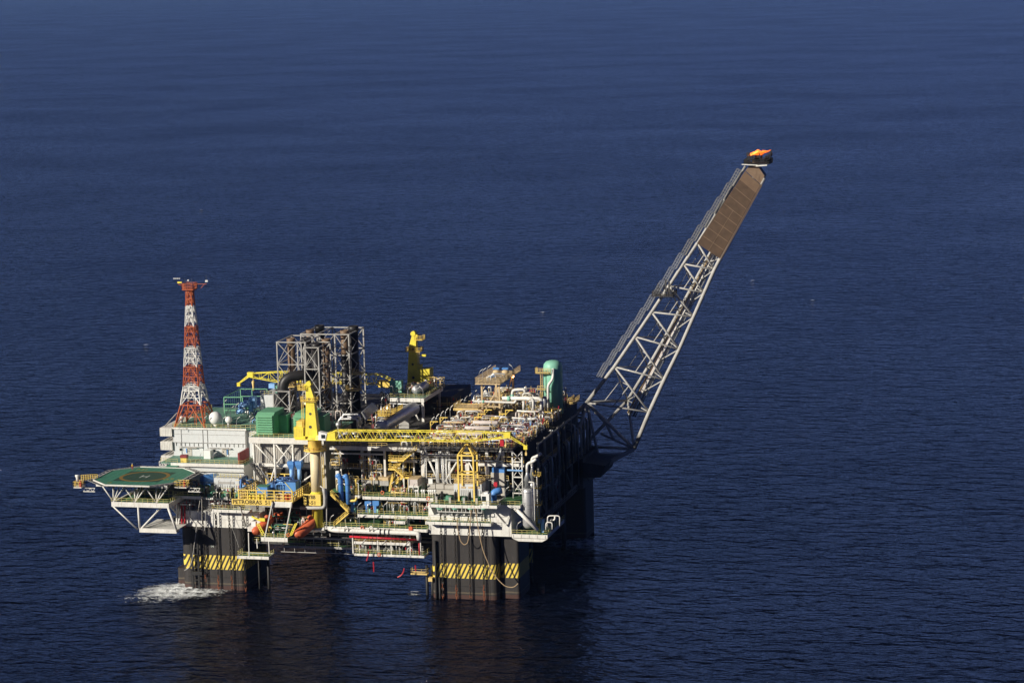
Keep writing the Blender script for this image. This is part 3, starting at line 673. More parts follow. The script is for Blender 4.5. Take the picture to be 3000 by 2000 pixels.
# person on the helideck
def person(c, rot=0):
    t = thing('person', 'person in red trousers and yellow vest standing on the helideck', 'person', c)
    me = bpy.data.meshes.new('body'); J = [(0, 0, .95), (0, 0, 1.2), (0, 0, 1.42), (0, 0, 1.52), (0, 0, 1.66), (.09, 0, .9), (.1, .02, .5), (.11, .0, .08), (.11, -.12, .04), (-.09, 0, .9), (-.12, -.02, .5), (-.13, .02, .08), (-.13, -.1, .04), (.2, 0, 1.4), (.27, -.02, 1.13), (.25, -.12, .88), (-.2, 0, 1.4), (-.28, -.02, 1.13), (-.26, -.1, .88)]
    E_ = [(0, 1), (1, 2), (2, 3), (3, 4), (0, 5), (5, 6), (6, 7), (7, 8), (0, 9), (9, 10), (10, 11), (11, 12), (2, 13), (13, 14), (14, 15), (2, 16), (16, 17), (17, 18)]
    Rr = [.15, .16, .15, .06, .11, .1, .075, .055, .05, .1, .075, .055, .05, .07, .05, .04, .07, .05, .04]
    me.from_pydata(J, E_, []); o = bpy.data.objects.new('body', me); COL.objects.link(o); o.parent = t
    sm = o.modifiers.new('skin', 'SKIN'); o.modifiers.new('sub', 'SUBSURF').levels = 1
    for i, v in enumerate(me.skin_vertices[0].data): v.radius = (Rr[i], Rr[i] * .8); v.use_root = i == 0
    me.materials.append(MATS['red'])
    c = Vector(c)
    MB().lathe(c + Vector((0, 0, .98)), [(.19, 0), (.21, .25), (.2, .42), (.1, .5)], 10).build('vest', 'vest', t)
    MB().sph(c + Vector((0, 0, 1.66)), .115, 10, 8).build('face', 'skin', t)
    MB().sph(c + Vector((0, 0, 1.72)), .14, 10, 8, (1, 1, .7)).build('helmet', 'dome', t)
person(at(388, 1375.5, z=HZ))
# ------------------------------------------------------------------ pedestal cranes
def crane_tower(t, ox, oy, z0, s=1, top=None, m='lemon'):
    """tapered upper works standing on the slew ring at ox, oy, z0; s = side on which the boom lies"""
    def P(x, y, z): return (ox + x * s, oy + y, z0 + z)
    q = MB(); Y0, Y1 = -1.3, 1.3
    prof0 = [(-2.0, 0), (1.9, 0), (1.6, 4.4), (1.0, 11.5), (.2, 14.0), (-.6, 14.6), (-1.2, 13.6), (-1.1, 11.5), (-1.6, 4.4)]
    k = (top or 15.5) / 15.5
    vs = [P(x, Y0 * (1 - z / 40), z * k) for x, z in prof0] + [P(x, Y1 * (1 - z / 40), z * k) for x, z in prof0]; n = len(prof0)
    fs = [list(range(n)), list(range(n, 2 * n))[::-1]] + [(i, n + i, n + (i + 1) % n, (i + 1) % n) for i in range(n)]
    q.add(vs, fs); tw = q.build('crane_tower', m, t)
    q = MB()
    for z, x, r in ((3.0, -.1, .42), (6.6, 0, .36), (10.6, -.2, .36)): 
        c = P(x, Y0 * (1 - z / 40) - .03, z * k); q.tube([(c[0], c[1] + .02, c[2]), (c[0], c[1] - .03, c[2])], r, 12)
    q.build('round_opening', 'dark', tw)
    q = MB()
    a = P(-2.6, -1.7, 10.0 * k); b = P(1.9, 1.7, 10.15 * k); q.box(a[0], b[0], a[1], b[1], a[2], b[2])
    rail_mb(q, [P(-2.6, -1.7, 10 * k), P(1.9, -1.7, 10 * k), P(1.9, 1.7, 10 * k), P(-2.6, 1.7, 10 * k)], 1.2, .9, .1, True)
    a = P(-3.4, -1.4, 13.1 * k); b = P(-.9, 1.4, 13.25 * k); q.box(a[0], b[0], a[1], b[1], a[2], b[2])
    rail_mb(q, [P(-3.4, -1.4, 13.1 * k), P(-1, -1.4, 13.1 * k), P(-1, 1.4, 13.1 * k), P(-3.4, 1.4, 13.1 * k)], 1.3, .8, .1, True)
    q.build('tower_platform', 'yellow', t)
    q = MB(); q.tube([P(-.3, -1, 14.8 * k), P(-.3, 1, 14.8 * k)], .75, 14).tube([P(-1.2, -.8, 14.2 * k), P(-1.2, .8, 14.2 * k)], .5, 12); q.build('sheave', 'lemon', t)
    q = MB(); q.bar(P(-1.9, -1.5, 1), P(-1.75, -1.5, 9.9 * k), .1).bar(P(-2.4, -1.5, 1), P(-2.25, -1.5, 9.9 * k), .1)
    for i in range(24): z = 1 + i * .37; q.bar(P(-1.9, -1.5, z * k), P(-2.4, -1.5, z * k), .08)
    q.build('ladder', 'yellow', t)
def crane_boom(t, a, b, hgt, wid, n, m='lemon', taper=6., jib=None, nose=3.):
    """rectangular lattice boom from a to b"""
    a = Vector(a); b = Vector(b); d = (b - a); L = d.length; d.normalize(); sd_ = Vector((-d.y, d.x, 0)).normalized() * (wid / 2)
    A = a + d * nose; B = b - d * taper; up = Z * (hgt / 2)
    q = MB()
    c = {}
    for sy in (-1, 1):
        for sz in (-1, 1):
            c[sy, sz] = (A + sd_ * sy + up * sz, B + sd_ * sy + up * sz); q.bar(*c[sy, sz], .2)
            q.bar(c[sy, sz][1], b + sd_ * sy * .6 + Z * (.55 * sz + .3), .2)
            q.bar(a + sd_ * sy * .7 + Z * (-hgt / 2 + (.5 if sz > 0 else 0)), c[sy, sz][0], .26)
    q.build('chord', m, t)
    q = MB()
    for sy in (-1, 1): truss_face(q, *c[sy, 1], *c[sy, -1], n, .11, posts=False)
    for sz in (-1, 1): truss_face(q, *c[-1, sz], *c[1, sz], n // 2, .09, posts=True)
    for sy in (-1, 1): truss_face(q, c[sy, 1][1], b + sd_ * sy * .6 + Z * .85, c[sy, -1][1], b + sd_ * sy * .6 - Z * .25, 3, .11)
    q.build('lacing', m, t)
    k = len([0]); q = MB()
    q.box(min(A.x, B.x) + .3, max(A.x, B.x) - .3, a.y - wid * .3, a.y + wid * .05, a.z - hgt / 2 + .25, a.z - hgt / 2 + .33) if abs(d.x) > .9 else None
    q.build('boom_walkway', 'yellow', t)
    MB().box(b.x - .9, b.x + .9, b.y - .8, b.y + .8, b.z - .3, b.z + 1.2).build('boom_head', m, t)
    if jib:
        e = Vector(jib); q = MB(); e0 = [b + sd_ * .6 * sy + Z * (.4 * sz + .5) for sy in (-1, 1) for sz in (-1, 1)]
        for i, p in enumerate(e0): q.bar(p, e + (p - b) * .35, .15)
        for k in range(5):
            for i, j in ((0, 1), (2, 3)): q.bar(e0[i].lerp(e + (e0[i] - b) * .35, k / 5), e0[j].lerp(e + (e0[j] - b) * .35, (k + 1) / 5), .09); q.bar(e0[j].lerp(e + (e0[j] - b) * .35, (k) / 5), e0[i].lerp(e + (e0[i] - b) * .35, (k + .5) / 5), .09)
        q.box(e.x - .5, e.x + .5, e.y - .5, e.y + .5, e.z - .7, e.z + .4); q.build('tip_jib', m, t)
c1 = thing('pedestal_crane', 'near yellow pedestal crane on a cream pillar, boom resting along the front of the platform', 'crane', (40.4, -.2, 18.5))
CX, CY = 40.2, -.2
MB().lathe((CX, CY, 0), [(1.45, 28.6), (1.45, 40.2)], 28).build('pedestal', 'cream', c1)
MB().lathe((CX, CY, 0), [(1.5, 18.62), (1.5, 27.6), (1.85, 27.7), (1.85, 28.0), (1.5, 28.1), (1.5, 28.6)], 28).build('pedestal_foot', 'lemon', c1)
MB().lathe((CX, CY, 0), [(1.5, 40.2), (1.9, 40.6), (1.9, 43.1), (2.15, 43.2), (2.15, 43.6)], 28).build('slew_ring', 'yellow', c1)
q = MB().lathe((CX, CY, 0), [(1.6, 39.85), (3.1, 39.9), (3.1, 40.1), (1.6, 40.12)], 28)
P = [(CX + 3.0 * math.cos(2 * PI * i / 14), CY + 3.0 * math.sin(2 * PI * i / 14), 40.1) for i in range(14)]; rail_mb(q, P, 1.1, 1.4, .08, True)
q.build('ring_walkway', 'yellow', c1)
q = MB(); 
for k in range(2): q.bar((CX + 1.9 + .5 * k, CY - .3, 29), (CX + 1.9 + .5 * k, CY - .3, 39.8), .1)
for i in range(20): q.bar((CX + 1.9, CY - .3, 29.3 + i * .5), (CX + 2.4, CY - .3, 29.3 + i * .5), .08)
q.build('pedestal_ladder', 'yellow', c1)
crane_tower(c1, CX - .6, CY, 43.6, 1, 15.4)
x0, x1, z0, z1 = FR(861, 1238, 884, 1287, -1.8)
m_ = MB().box(x0, x1 + .4, -1.9, 2.4, 43.4, z1 - 1.2).build('machinery_house', 'lemon', c1)
MB().box(x0 + .6, x1, -1.2, 2.0, z1 - 1.2, z1 + .3).build('cooler', 'yellow', m_)
q = MB()
for i in range(5): q.box(x0 + .2 + i * .45, x0 + .3 + i * .45, -1.95, -1.903, 43.8, z1 - 1.6)
q.build('louvre', 'yellow', m_)
q = MB().box(x0 + .4, CX + 2.4, -2.4, 2.3, 43.1, 43.38); q.box(x0 + 2.5, CX - 2, -2.2, -1.95, 43.4, 44.2).build('turntable', 'lemon', c1)
x0, x1, z0, z1 = FR(933, 1263, 960, 1291, -2.6)
cb = MB().add([(x0, -3.2, z0 + .3), (x1 - .5, -3.2, z0 + .2), (x1, -3.2, z1 - .5), (x0 + .3, -3.2, z1), (x0, -1.4, z0 + .3), (x1 - .5, -1.4, z0 + .2), (x1, -1.4, z1 - .5), (x0 + .3, -1.4, z1)], [(0, 1, 2, 3), (7, 6, 5, 4), (1, 5, 6, 2), (3, 2, 6, 7), (0, 3, 7, 4), (0, 4, 5, 1)]).build('cabin', 'dome', c1)
MB().box(x0 + 1.0, x1 - .5, -3.25, -3.203, z0 + .8, z1 - .8).add([(x1 - .46, -3.0, z0 + .6), (x1 - .46, -1.6, z0 + .6), (x1 - .0, -1.6, z1 - .9), (x1 - .0, -3.0, z1 - .9)], [(0, 1, 2, 3)]).build('cabin_window', 'glass', cb)
pb0 = at(962, 1291, y=-2); pb1 = at(1487, 1276, y=-2); jt = at(1540, 1308, y=-2)
crane_boom(c1, (CX + 1.6, -1.9, 44.55), (pb1.x, -1.9, pb1.z - .2), 2.5, 2.3, 28, taper=9.5, jib=(jt.x, -1.9, jt.z), nose=5.2)
q = MB().add([(CX + 1.2, -3.0, 43.2), (CX + 6.8, -3.05, 43.3), (CX + 6.8, -3.05, 45.8), (CX + 1.2, -2.4, 44.4), (CX + 1.2, -.8, 43.2), (CX + 6.8, -.75, 43.3), (CX + 6.8, -.75, 45.8), (CX + 1.2, -1.4, 44.4)], [(0, 1, 2, 3), (7, 6, 5, 4), (1, 5, 6, 2), (3, 2, 6, 7), (0, 3, 7, 4), (0, 4, 5, 1)])
q.build('boom_root', 'lemon', c1)
a = at(1471, 1296, y=-2.2); q = MB().box(a.x - .5, a.x + .5, -2.6, -1.7, a.z - .9, a.z + .7); q.build('hook_block', 'red', c1)
a = at(1482, 1300, y=-2.2); MB().tube([(a.x, -2.2, a.z + 1.4), (a.x, -2.2, a.z - .2)], .12, 6).lathe((a.x, -2.2, a.z), [(.1, .1), (.4, -.2), (.35, -.9), (.1, -1.0)], 10).build('hook', 'goldrail', c1)
a = at(1541, 1318, y=-2); MB().bar((a.x, -2, a.z + 1), (a.x, -2, a.z - 1), .12).box(a.x - .25, a.x + .25, -2.2, -1.8, a.z - 1.4, a.z - .6).build('tip_hook', 'goldrail', c1)
# winch frame hanging right of the pedestal
t = thing('personnel_basket', 'yellow framed basket hanging in the shade right of the cream pillar', 'basket', at(985, 1350, y=2))
q = MB(); c = at(985, 1345, y=2)
for sx in (-1, 1):
    for sy in (-1, 1): q.bar((c.x + sx * 1.2, 2 + sy, c.z - 1.4), (c.x + sx * 1.2, 2 + sy, c.z + 1), .12); q.bar((c.x + sx * 1.2, 2 + sy, c.z + 1), (c.x, 2, c.z + 3), .1)
for z in (-1.4, -.6, .2, 1): q.bar((c.x - 1.2, 1, c.z + z), (c.x + 1.2, 1, c.z + z), .1); q.bar((c.x + 1.2, 1, c.z + z), (c.x + 1.2, 3, c.z + z), .1)
q.box(c.x - 1.2, c.x + .2, 1, 2.5, c.z - 1.5, c.z - 1.1); q.build('basket_frame', 'goldrail', t)
# far crane, boom pointing left
c2 = thing('pedestal_crane', 'far yellow pedestal crane at the back edge, its boom pointing left behind the exhaust stacks', 'crane', (46, 75, 42)); DX, DY = 46.3, 75.
MB().lathe((DX, DY, 0), [(1.6, 26), (1.6, 43.2), (2.2, 43.4), (2.2, 44.4)], 24).build('pedestal', 'lemon', c2)
crane_tower(c2, DX, DY, 44.4, -1, 17.3)
MB().box(DX + 1.5, DX + 5.4, DY - 2, DY + 2, 44, 50.5).box(DX + 1.5, DX + 2.5, DY - 1, DY + 1, 50.5, 51.6).build('machinery_house', 'lemon', c2)
MB().bar((DX + 1, DY - 1, 54.5), (DX + 3, DY - 1, 54.5), .15).box(DX + 3, DX + 4.2, DY - 1.4, DY - .8, 54.2, 54.8).build('lamp_arm', 'lemon', c2)
e_ = at(700, 1124, y=72); h_ = at(735, 1102, y=72); r_ = at(1170, 1112, y=72)
crane_boom(c2, (r_.x, 72, r_.z), (h_.x, 72, h_.z + .1), 3.0, 2.4, 30, taper=9, jib=(e_.x, 72, e_.z), nose=6)
a = at(742, 1122, y=72); MB().tube([(a.x, 72, a.z + 1.6), (a.x, 72, a.z - .4)], .1, 6).lathe((a.x, 72, a.z), [(.15, .8), (.5, .4), (.3, -1.2), (.5, -2.0), (.1, -2.3)], 10).build('hook', 'goldrail', c2)
q = MB(); c = at(1125, 1120, y=70)
q.box(c.x - 2, c.x + 2.5, 70, 72, c.z - 1.5, c.z + .5); q.build('boom_rest', 'yellow', c2)
# ------------------------------------------------------------------ power module left of the crane
pm = thing('power_module', 'clad power module with white X bracing left of the cream crane pillar', 'module', (27, 18, 26))
MB().box(18.6, 39.5, 10.5, 34, 26, 40.6).build('cladding', 'clad', pm)
q = MB(); 
for i in range(42): x = 18.8 + i * .5; q.box(x, x + .14, 10.38, 10.498, 30.2, 40.1)
q.build('cladding_rib', 'grey', pm)
MB().box(22.6, 35.5, 10.25, 10.37, 26.3, 32.4).build('opening_shade', 'black', pm)  # black sheet on the cladding, painted as the shade of an open bay
MB().box(18.2, 40, 8, 34.4, 41.2, 41.5).build('top_deck', 'roofgreen', pm)
MB().box(18.2, 40, 7.8, 7.998, 39.9, 41.6).box(18.2, 39, 9.7, 10.2, 33.0, 33.9).build('edge_girder', 'white', pm)
pxs = [at(px, 1320, y=8).x for px in (742, 803, 857)] + [38.8]
for x in pxs: MB().tube([(x, 8.4, 26), (x, 8.4, 39.9)], .34, 10).build('post', 'white', pm)
q = MB(); zt_, zb_ = 39.7, 33.6
for a_, b_ in ((0, 1), (2, 1), (1, 2), (3, 2)):
    q.tube([(pxs[a_] + .3 * (1 if b_ > a_ else -1), 8.5, zt_), (pxs[b_], 8.5, zb_)], .22, 8)
q.tube([(pxs[0] + 3.6, 8.5, 26.5), (pxs[1] - .2, 8.5, 33)], .22, 8).tube([(pxs[0], 8.5, 34.4), (pxs[1] - 1, 8.5, 28)], .28, 8).tube([(pxs[2] + .3, 8.5, 28), (pxs[3], 8.5, 33)], .24, 8)
q.build('brace', 'white', pm)
q = MB(); rail_mb(q, [(18.2, 30, 41.5), (18.2, 8, 41.5), (40, 8, 41.5), (40, 30, 41.5)]); q.build('railing', 'rail', pm)
stair('module_stair', 'steel stair slanting down the left end of the power module', (22.6, 7.2, 28.5), (18.6, 7.2, 34.5), 1.0, 'dark')
# green louvred air intake housings
def intake():
    x0, x1 = 19.6, 24.6
    t = thing('air_intake_housing', 'bright green louvred air intake housing, left one beside the small radome', 'air intake', (x0, 10, 41.5), 'green air intake housings')
    MB().add([(x0, 10.4, 41.6), (x1, 10.4, 41.6), (x1, 20, 41.6), (x0, 20, 41.6), (x0, 10.4, 47.0), (x1, 10.4, 47.0), (x1, 20, 47.9), (x0, 20, 47.9), (x0, 12, 47.9), (x1, 12, 47.9)],
             [(0, 3, 2, 1), (0, 1, 5, 4), (4, 5, 9, 8), (8, 9, 6, 7), (1, 2, 6, 9, 5), (0, 4, 8, 7, 3), (3, 7, 6, 2)]).build('housing', 'louvre', t)
    for i in range(8):
        z = 42.0 + i * .68
        MB().add([(x0 + .1, 10.38, z + .62), (x1 - .1, 10.38, z + .62), (x1 - .1, 9.75, z + .12), (x0 + .1, 9.75, z + .12), (x0 + .1, 10.38, z + .52), (x1 - .1, 10.38, z + .52), (x1 - .1, 9.75, z + .02), (x0 + .1, 9.75, z + .02)],
                 [(0, 1, 2, 3), (7, 6, 5, 4), (3, 2, 6, 7), (0, 3, 7, 4), (1, 5, 6, 2)]).build('louvre_blade', 'louvre', t)
    MB().box(x1 + .01, x1 + 2.4, 15, 20, 41.6, 46.6).build('side_duct', 'louvre', t)
    return t
it = intake(); dup(it, (it.location.x + 11.0, 10, 41.5), 'bright green louvred air intake housing, right one behind the yellow crane tower')
t = thing('container', 'dark grey box unit on the module roof between the two green housings', 'container', (29.5, 16, 41.5)); MB().box(28, 31.5, 16, 24, 41.5, 45.8).build('shell', 'grey', t); q = MB(); rail_mb(q, [(28, 16, 45.8), (31.5, 16, 45.8), (31.5, 24, 45.8)], 1, 1, .1); q.build('railing', 'maroon', t)
# ------------------------------------------------------------------ exhaust stacks and their frames
def frame(name, label, xs, y0, y1, zs, w=.3, m='grey'):
    t = thing(name, label, 'frame', (xs[0], y0, zs[0]))
    for x in xs:
        for y in (y0, y1): MB().bar((x, y, zs[0]), (x, y, zs[-1]), w).build('post', m, t)
    q = MB()
    for z in zs[1:]:
        for y in (y0, y1): q.bar((xs[0] - .2, y, z), (xs[-1] + .2, y, z), w * .85)
        for x in xs: q.bar((x, y0, z), (x, y1, z), w * .85)
    q.build('beam', m, t)
    q = MB()
    for j in range(len(zs) - 1):
        for i in range(len(xs) - 1):
            for y in (y0, y1):
                a, b = ((xs[i], y, zs[j + 1]), (xs[i + 1], y, zs[j])); a2, b2 = ((xs[i], y, zs[j]), (xs[i + 1], y, zs[j + 1]))
                q.bar(a, b, w * .6); q.bar(a2, b2, w * .45)
        for x in (xs[0], xs[-1]):
            q.bar((x, y0, zs[j + 1]), (x, y1, zs[j]), w * .5); q.bar((x, y0, zs[j]), (x, y1, zs[j + 1]), w * .5)
    q.build('brace', m, t); return t
ZA = [at(812, py, y=33).z for py in (1198, 1145, 1067, 1002)]
XA = [at(px, 1060, y=33).x for px in (813, 873)]
frame('stack_frame', 'grey braced steel frame round the front left exhaust stacks', XA + [at(896, 1060, y=33).x], 33, 46, [ZA[0]] + ZA[1:])
XB = [at(px, 1060, y=31).x for px in (897, 939)]
frame('stack_frame', 'grey braced steel frame round the nearest black exhaust stack', XB, 29.5, 40, [at(900, p, y=30).z for p in (1290, 1200, 1147, 1080, 1017)])
XC = [at(px, 1000, y=52).x for px in (882, 930, 981, 1022)]
frame('stack_frame', 'grey braced steel frame round the rear right exhaust stacks', XC, 52, 66, [at(960, p, y=52).z for p in (1250, 1180, 1110, 1040, 979)], .34)
def stack(px, pyt, pyb, w, y, m, label, lower=None):
    a = at(px, pyt, y=y); b = at(px, pyb, y=y); r = w / 2 / 10.0
    t = thing('exhaust_stack', label, 'exhaust stack', (a.x, y, b.z), 'tall exhaust stacks')
    zc = b.z if not lower else at(px, lower, y=y).z
    MB().lathe((a.x, y, 0), [(r, zc), (r, a.z - 1.6)], 20).build('stack_pipe', m, t)
    MB().lathe((a.x, y, 0), [(r * 1.12, a.z - 1.6), (r * 1.12, a.z), (r * .95, a.z), (r * .95, a.z - .8)], 20).build('stack_cap', 'duct' if m == 'duct' else 'brown', t)
    if lower: MB().lathe((a.x, y, 0), [(r * 1.12, b.z), (r * 1.12, zc)], 20).build('lower_duct', 'duct', t)
    q = MB()
    for k in range(4): zz = zc + (a.z - zc) * (k + .6) / 4.6; q.lathe((a.x, y, zz), [(r * 1.02, 0), (r * 1.09, .05), (r * 1.09, .2), (r * 1.02, .25)], 20)
    q.build('band', m, t)
stack(852, 990, 1200, 22, 37, 'brown', 'brown exhaust stack standing farthest left in the front frame')
stack(897, 990, 1200, 27, 40, 'duct', 'black exhaust stack just right of the leftmost brown stack')
stack(926, 1004, 1180, 27, 34, 'duct', 'black exhaust stack in the nearest narrow frame')
stack(955, 992, 1200, 23, 43, 'brown', 'brown exhaust stack right of the nearest black stack')
stack(908, 965, 1200, 22, 56, 'brown', 'brown exhaust stack at the left of the rear group')
stack(936, 952, 1200, 26, 62, 'duct', 'black exhaust stack, tallest at the back of the rear group')
stack(1009, 967, 1280, 23, 56, 'brown', 'brown exhaust stack at the right of the rear group', 1042)
stack(1035, 954, 1200, 27, 60, 'duct', 'black exhaust stack, farthest right of all')
t = thing('elbow_duct', 'fat black exhaust duct rising and bending right behind the green housing', 'duct', at(829, 1195, y=30))
a, b, c, d = at(829, 1230, y=30), at(829, 1120, y=30), at(845, 1096, y=30), at(915, 1096, y=33)
MB().tube(bend([a, at(829, 1103, y=30), d], 5.5, 10), 1.45, 22).build('duct_bend', 'duct', t)
q = MB(); 
for py in (1142, 1192): c = at(829, py, y=30); q.lathe((c.x, 30, c.z), [(1.5, 0), (1.62, .05), (1.62, .25), (1.5, .3)], 22)
q.build('flange', 'dark', t)
# elbow support frame under it
frame('duct_frame', 'grey braced frame carrying the black elbow duct', [at(p, 1170, y=27).x for p in (801, 848)], 27, 33, [at(820, p, y=27).z for p in (1240, 1197, 1146)])
# service platforms between the stacks
for i, (pa, pb, py, y, nm) in enumerate(((840, 890, 1133, 34, 'behind the elbow duct'), (942, 968, 1133, 42, 'beside the brown stack'), (1030, 1058, 1095, 50, 'under the rear right stacks'), (1010, 1050, 1142, 50, 'low between the rear frame posts'))):
    a = at(pa, py, y=y); b = at(pb, py, y=y); deck('service_platform', 'narrow yellow service platform ' + nm, a.x, b.x, y, y + 3, a.z, 'FLR', 'goldrail', 'goldrail', .3, 'goldrail', 'platform')
# ------------------------------------------------------------------ generic pipework skids
def pipe_path(rnd, x0, x1, y0, y1, z, h):
    ax = rnd.random() < .62
    xa, xb = sorted((rnd.uniform(x0, x1), rnd.uniform(x0, x1))); ya, yb = rnd.uniform(y0, y1), rnd.uniform(y0, y1); zz = z + rnd.uniform(.35, 1) * h
    if xb - xa < .8: xb = min(x1, xa + 1.5)
    k = rnd.random()
    if k < .42: P = [(xa, ya, z), (xa, ya, zz), (xb, ya, zz), (xb, ya, z + rnd.choice((0, .3 * h)))]
    elif k < .6: P = [(xa, y0, z), (xa, y0, zz), (xa, y1, zz), (xa, y1, z)]
    elif k < .85: s = rnd.choice((-1, 1)) * rnd.uniform(.3, .9); P = [(xa, ya, z), (xa, ya, zz), (xa + s, ya, zz), (xa + s, ya, zz - rnd.uniform(.3, .9))]
    else: P = [(xa, ya, zz), (xb, ya, zz), (xb, yb, zz), (xb, yb, z)]
    return P
def skid(name, label, x0, x1, y0, y1, z, h, seed, pal=('silver', 'steel', 'white'), n=6, rr=(.09, .22), drum=None, frm='goldrail', valves='red', group=None, cat='pipework'):
    rnd = random.Random(seed); t = thing(name, label, cat, ((x0 + x1) / 2, (y0 + y1) / 2, z), group)
    for i in range(n):
        r = rnd.uniform(*rr); MB().tube(bend(pipe_path(rnd, x0, x1, y0, y1, z, h), r * 3.5, 3), r, 8).build('pipe', rnd.choice(pal), t)
    q = MB()
    for i in range(n + 3):
        x = rnd.uniform(x0, x1); y = rnd.uniform(y0, y1); q.bar((x, y, z), (x, y, z + h * rnd.uniform(.5, 1.05)), .1)
    for i in range(3): y = rnd.uniform(y0, y1); q.bar((x0, y, z + h * .55 * (i + 1) / 2), (x1, y, z + h * .55 * (i + 1) / 2), .09)
    q.build('pipe_support', frm, t)
    q = MB()
    for i in range(max(2, n // 2)):
        x = rnd.uniform(x0, x1); y = rnd.uniform(y0, y1); zz = z + rnd.uniform(.3, .8) * h; q.sph((x, y, zz), .22, 8, 5).tube([(x, y, zz), (x, y, zz + .55)], .06, 5).tube([(x - .22, y, zz + .55), (x + .22, y, zz + .55)], .05, 5)
    q.build('valve', valves, t)
    if drum:
        m, r, dz, yy = drum; d = MB().drum((x0 + .3, yy, z + dz), (x1 - .3, yy, z + dz), r).build('drum', m, t)
        q = MB()
        for f in (.25, .75): xx = x0 + (x1 - x0) * f; q.box(xx - .15, xx + .15, yy - r * .8, yy + r * .8, z, z + dz); q.lathe((0, 0, 0), [(0.01, 0), (.01, .01)], 3)
        q = MB()
        for f in (.25, .75): xx = x0 + (x1 - x0) * f; q.box(xx - .15, xx + .15, yy - r * .8, yy + r * .8, z, z + dz)
        q.build('saddle', 'grey', t)
    return t
# pipework filling the open bays of every deck (front view)
def bay(label, x0, x1, y0, y1, z, h, seed, **k):
    return skid('pipe_skid', label, x0, x1, y0, y1, z, h, seed, **k)
# ------------------------------------------------------------------ middle bay between crane and gas module
md = thing('middle_module', 'open dark middle module between the crane pillar and the right module', 'module', (54, 20, 26))
MB().box(41.5, 66.5, 7, 40, 26.9, 27.1).build('lower_floor', 'deckgreen', md)
MB().box(42, 66, 22, 22.6, 27.1, 39).build('bay_shade_wall', 'black', md)  # black colour stands in for the deep shade inside the bay
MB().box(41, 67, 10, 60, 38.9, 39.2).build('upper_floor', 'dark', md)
q = MB().box(41, 67, 9.7, 9.995, 38.2, 39.3); q.bar((56.8, 9.8, 27), (56.8, 9.8, 39), .55).bar((44, 10, 27), (44, 10, 39), .4).bar((49, 14, 27), (49, 14, 39), .7).bar((51, 14, 27), (51, 14, 39), .7).bar((62, 10, 27), (62, 10, 36), .35).bar((65, 10, 27), (65, 10, 39), .35)
q.box(58.6, 66, 9.6, 9.9, 35.2, 35.9).box(41.5, 57, 9.75, 9.9, 37, 37.4).build('frame', 'white', md)
q = MB(); rail_mb(q, [(41, 10, 39.2), (57.5, 10, 39.2)]); q.build('railing', 'goldrail', md)
t = deck('middle_walkway', 'long green walkway with white edge across the middle of the front, upper level', 52.6, 72.6, 1.8, 12, 27, 'F', group=None)
deck('middle_walkway', 'narrower green walkway one level lower, middle of the front', 51.5, 71.5, .3, 12, 22.3, 'F')
deck('bay_platform', 'small stepped platform jutting from the middle lower walkway', at(1154, 1515, y=-1.5).x, at(1186, 1515, y=-1.5).x, -1.6, 1, 21.2, 'FLR', cat='platform')
deck('main_walkway', 'long lowest green walkway above the fat white pipe at the front', 42.2, 71.4, -.6, 12, 18.9, 'F')
deck('pipe_platform', 'small railed platform round the yellow vertical pipe', at(1021, 1453, y=2).x, at(1054, 1453, y=2).x, 1.8, 5, 27.2, 'FLR', cat='platform')
a = at(965, 1552, y=-1.4); b = at(1215, 1562, y=-1.4)
k = MB().tube(bend([(a.x - 1.4, 1.2, a.z), (a.x + 1.2, -1.4, a.z), (b.x, -1.4, a.z - .1), (b.x + 1.0, -1.4, a.z - .15), (b.x + 1.2, -1.3, a.z - 1.9)], 1.6, 6), .66, 18).build('fat_white_pipe', 'white'); tag(k, 'fat white pipe running under the edge of the lowest front walkway', 'pipe')
q = MB()
for f in (.6, .65, .7): x = a.x + (b.x - a.x) * f; q.tube([(x, -1.4, a.z - .02), (x + .12, -1.4, a.z - .02)], .9, 18)
ORG[k.name] = Vector((0, 0, 0)); q.build('clamp', 'dark', k)
for px in (1015, 1088): c = at(px, 1548, y=-2.0); MB().lathe((0, 0, 0), [(.01, 0), (.01, .01)], 3); MB().tube([(c.x - .55, -2.1, c.z - .7), (c.x - .45, -2.2, c.z + .3), (c.x, -2.2, c.z + .75), (c.x + .5, -2.2, c.z + .3), (c.x + .55, -2.1, c.z - .7)], .16, 7).build('lug', 'white', k)
# stairs of the middle
def st(name, label, pa, pb, y, w=1.0, m='yellow'):
    a = at(*pa, y=y); b = at(*pb, y=y); return stair(name, label, a, b, w, m)
st('steel_stair', 'yellow stair, top flight beside the white posts of the right module', (1184, 1346), (1220, 1316), 6)
st('steel_stair', 'yellow stair, second flight from the top in the middle bay', (1164, 1367), (1184, 1346), 7.6)
st('steel_stair', 'yellow stair, third flight leaning left above the pink box', (1183, 1396), (1155, 1371), 6)
st('steel_stair', 'yellow stair, short flight beside the pink topped box', (1162, 1415), (1183, 1396), 7.6)
st('steel_stair', 'yellow stair, steep lowest flight onto the middle walkway', (1142, 1438), (1150, 1398), 5)
st('steel_stair', 'yellow stair slanting down right of the blue vertical ducts', (1021, 1498), (970, 1447), .5)
st('steel_stair', 'yellow stair slanting down left to the lowest walkway', (980, 1538), (1021, 1503), -.2)
for i, (pa, pb, py, y) in enumerate(((1138, 1184, 1346, 6), (1138, 1156, 1372, 6), (1183, 1199, 1397, 6))):
    a = at(pa, py, y=y); b = at(pb, py, y=y)
    deck('stair_landing', 'yellow railed stair landing in the middle bay, %s from the top' % ORDS[i], a.x, b.x, y - .2, y + 2.4, a.z, 'FLR', 'goldrail', 'yellow', .4, 'yellow', 'landing')
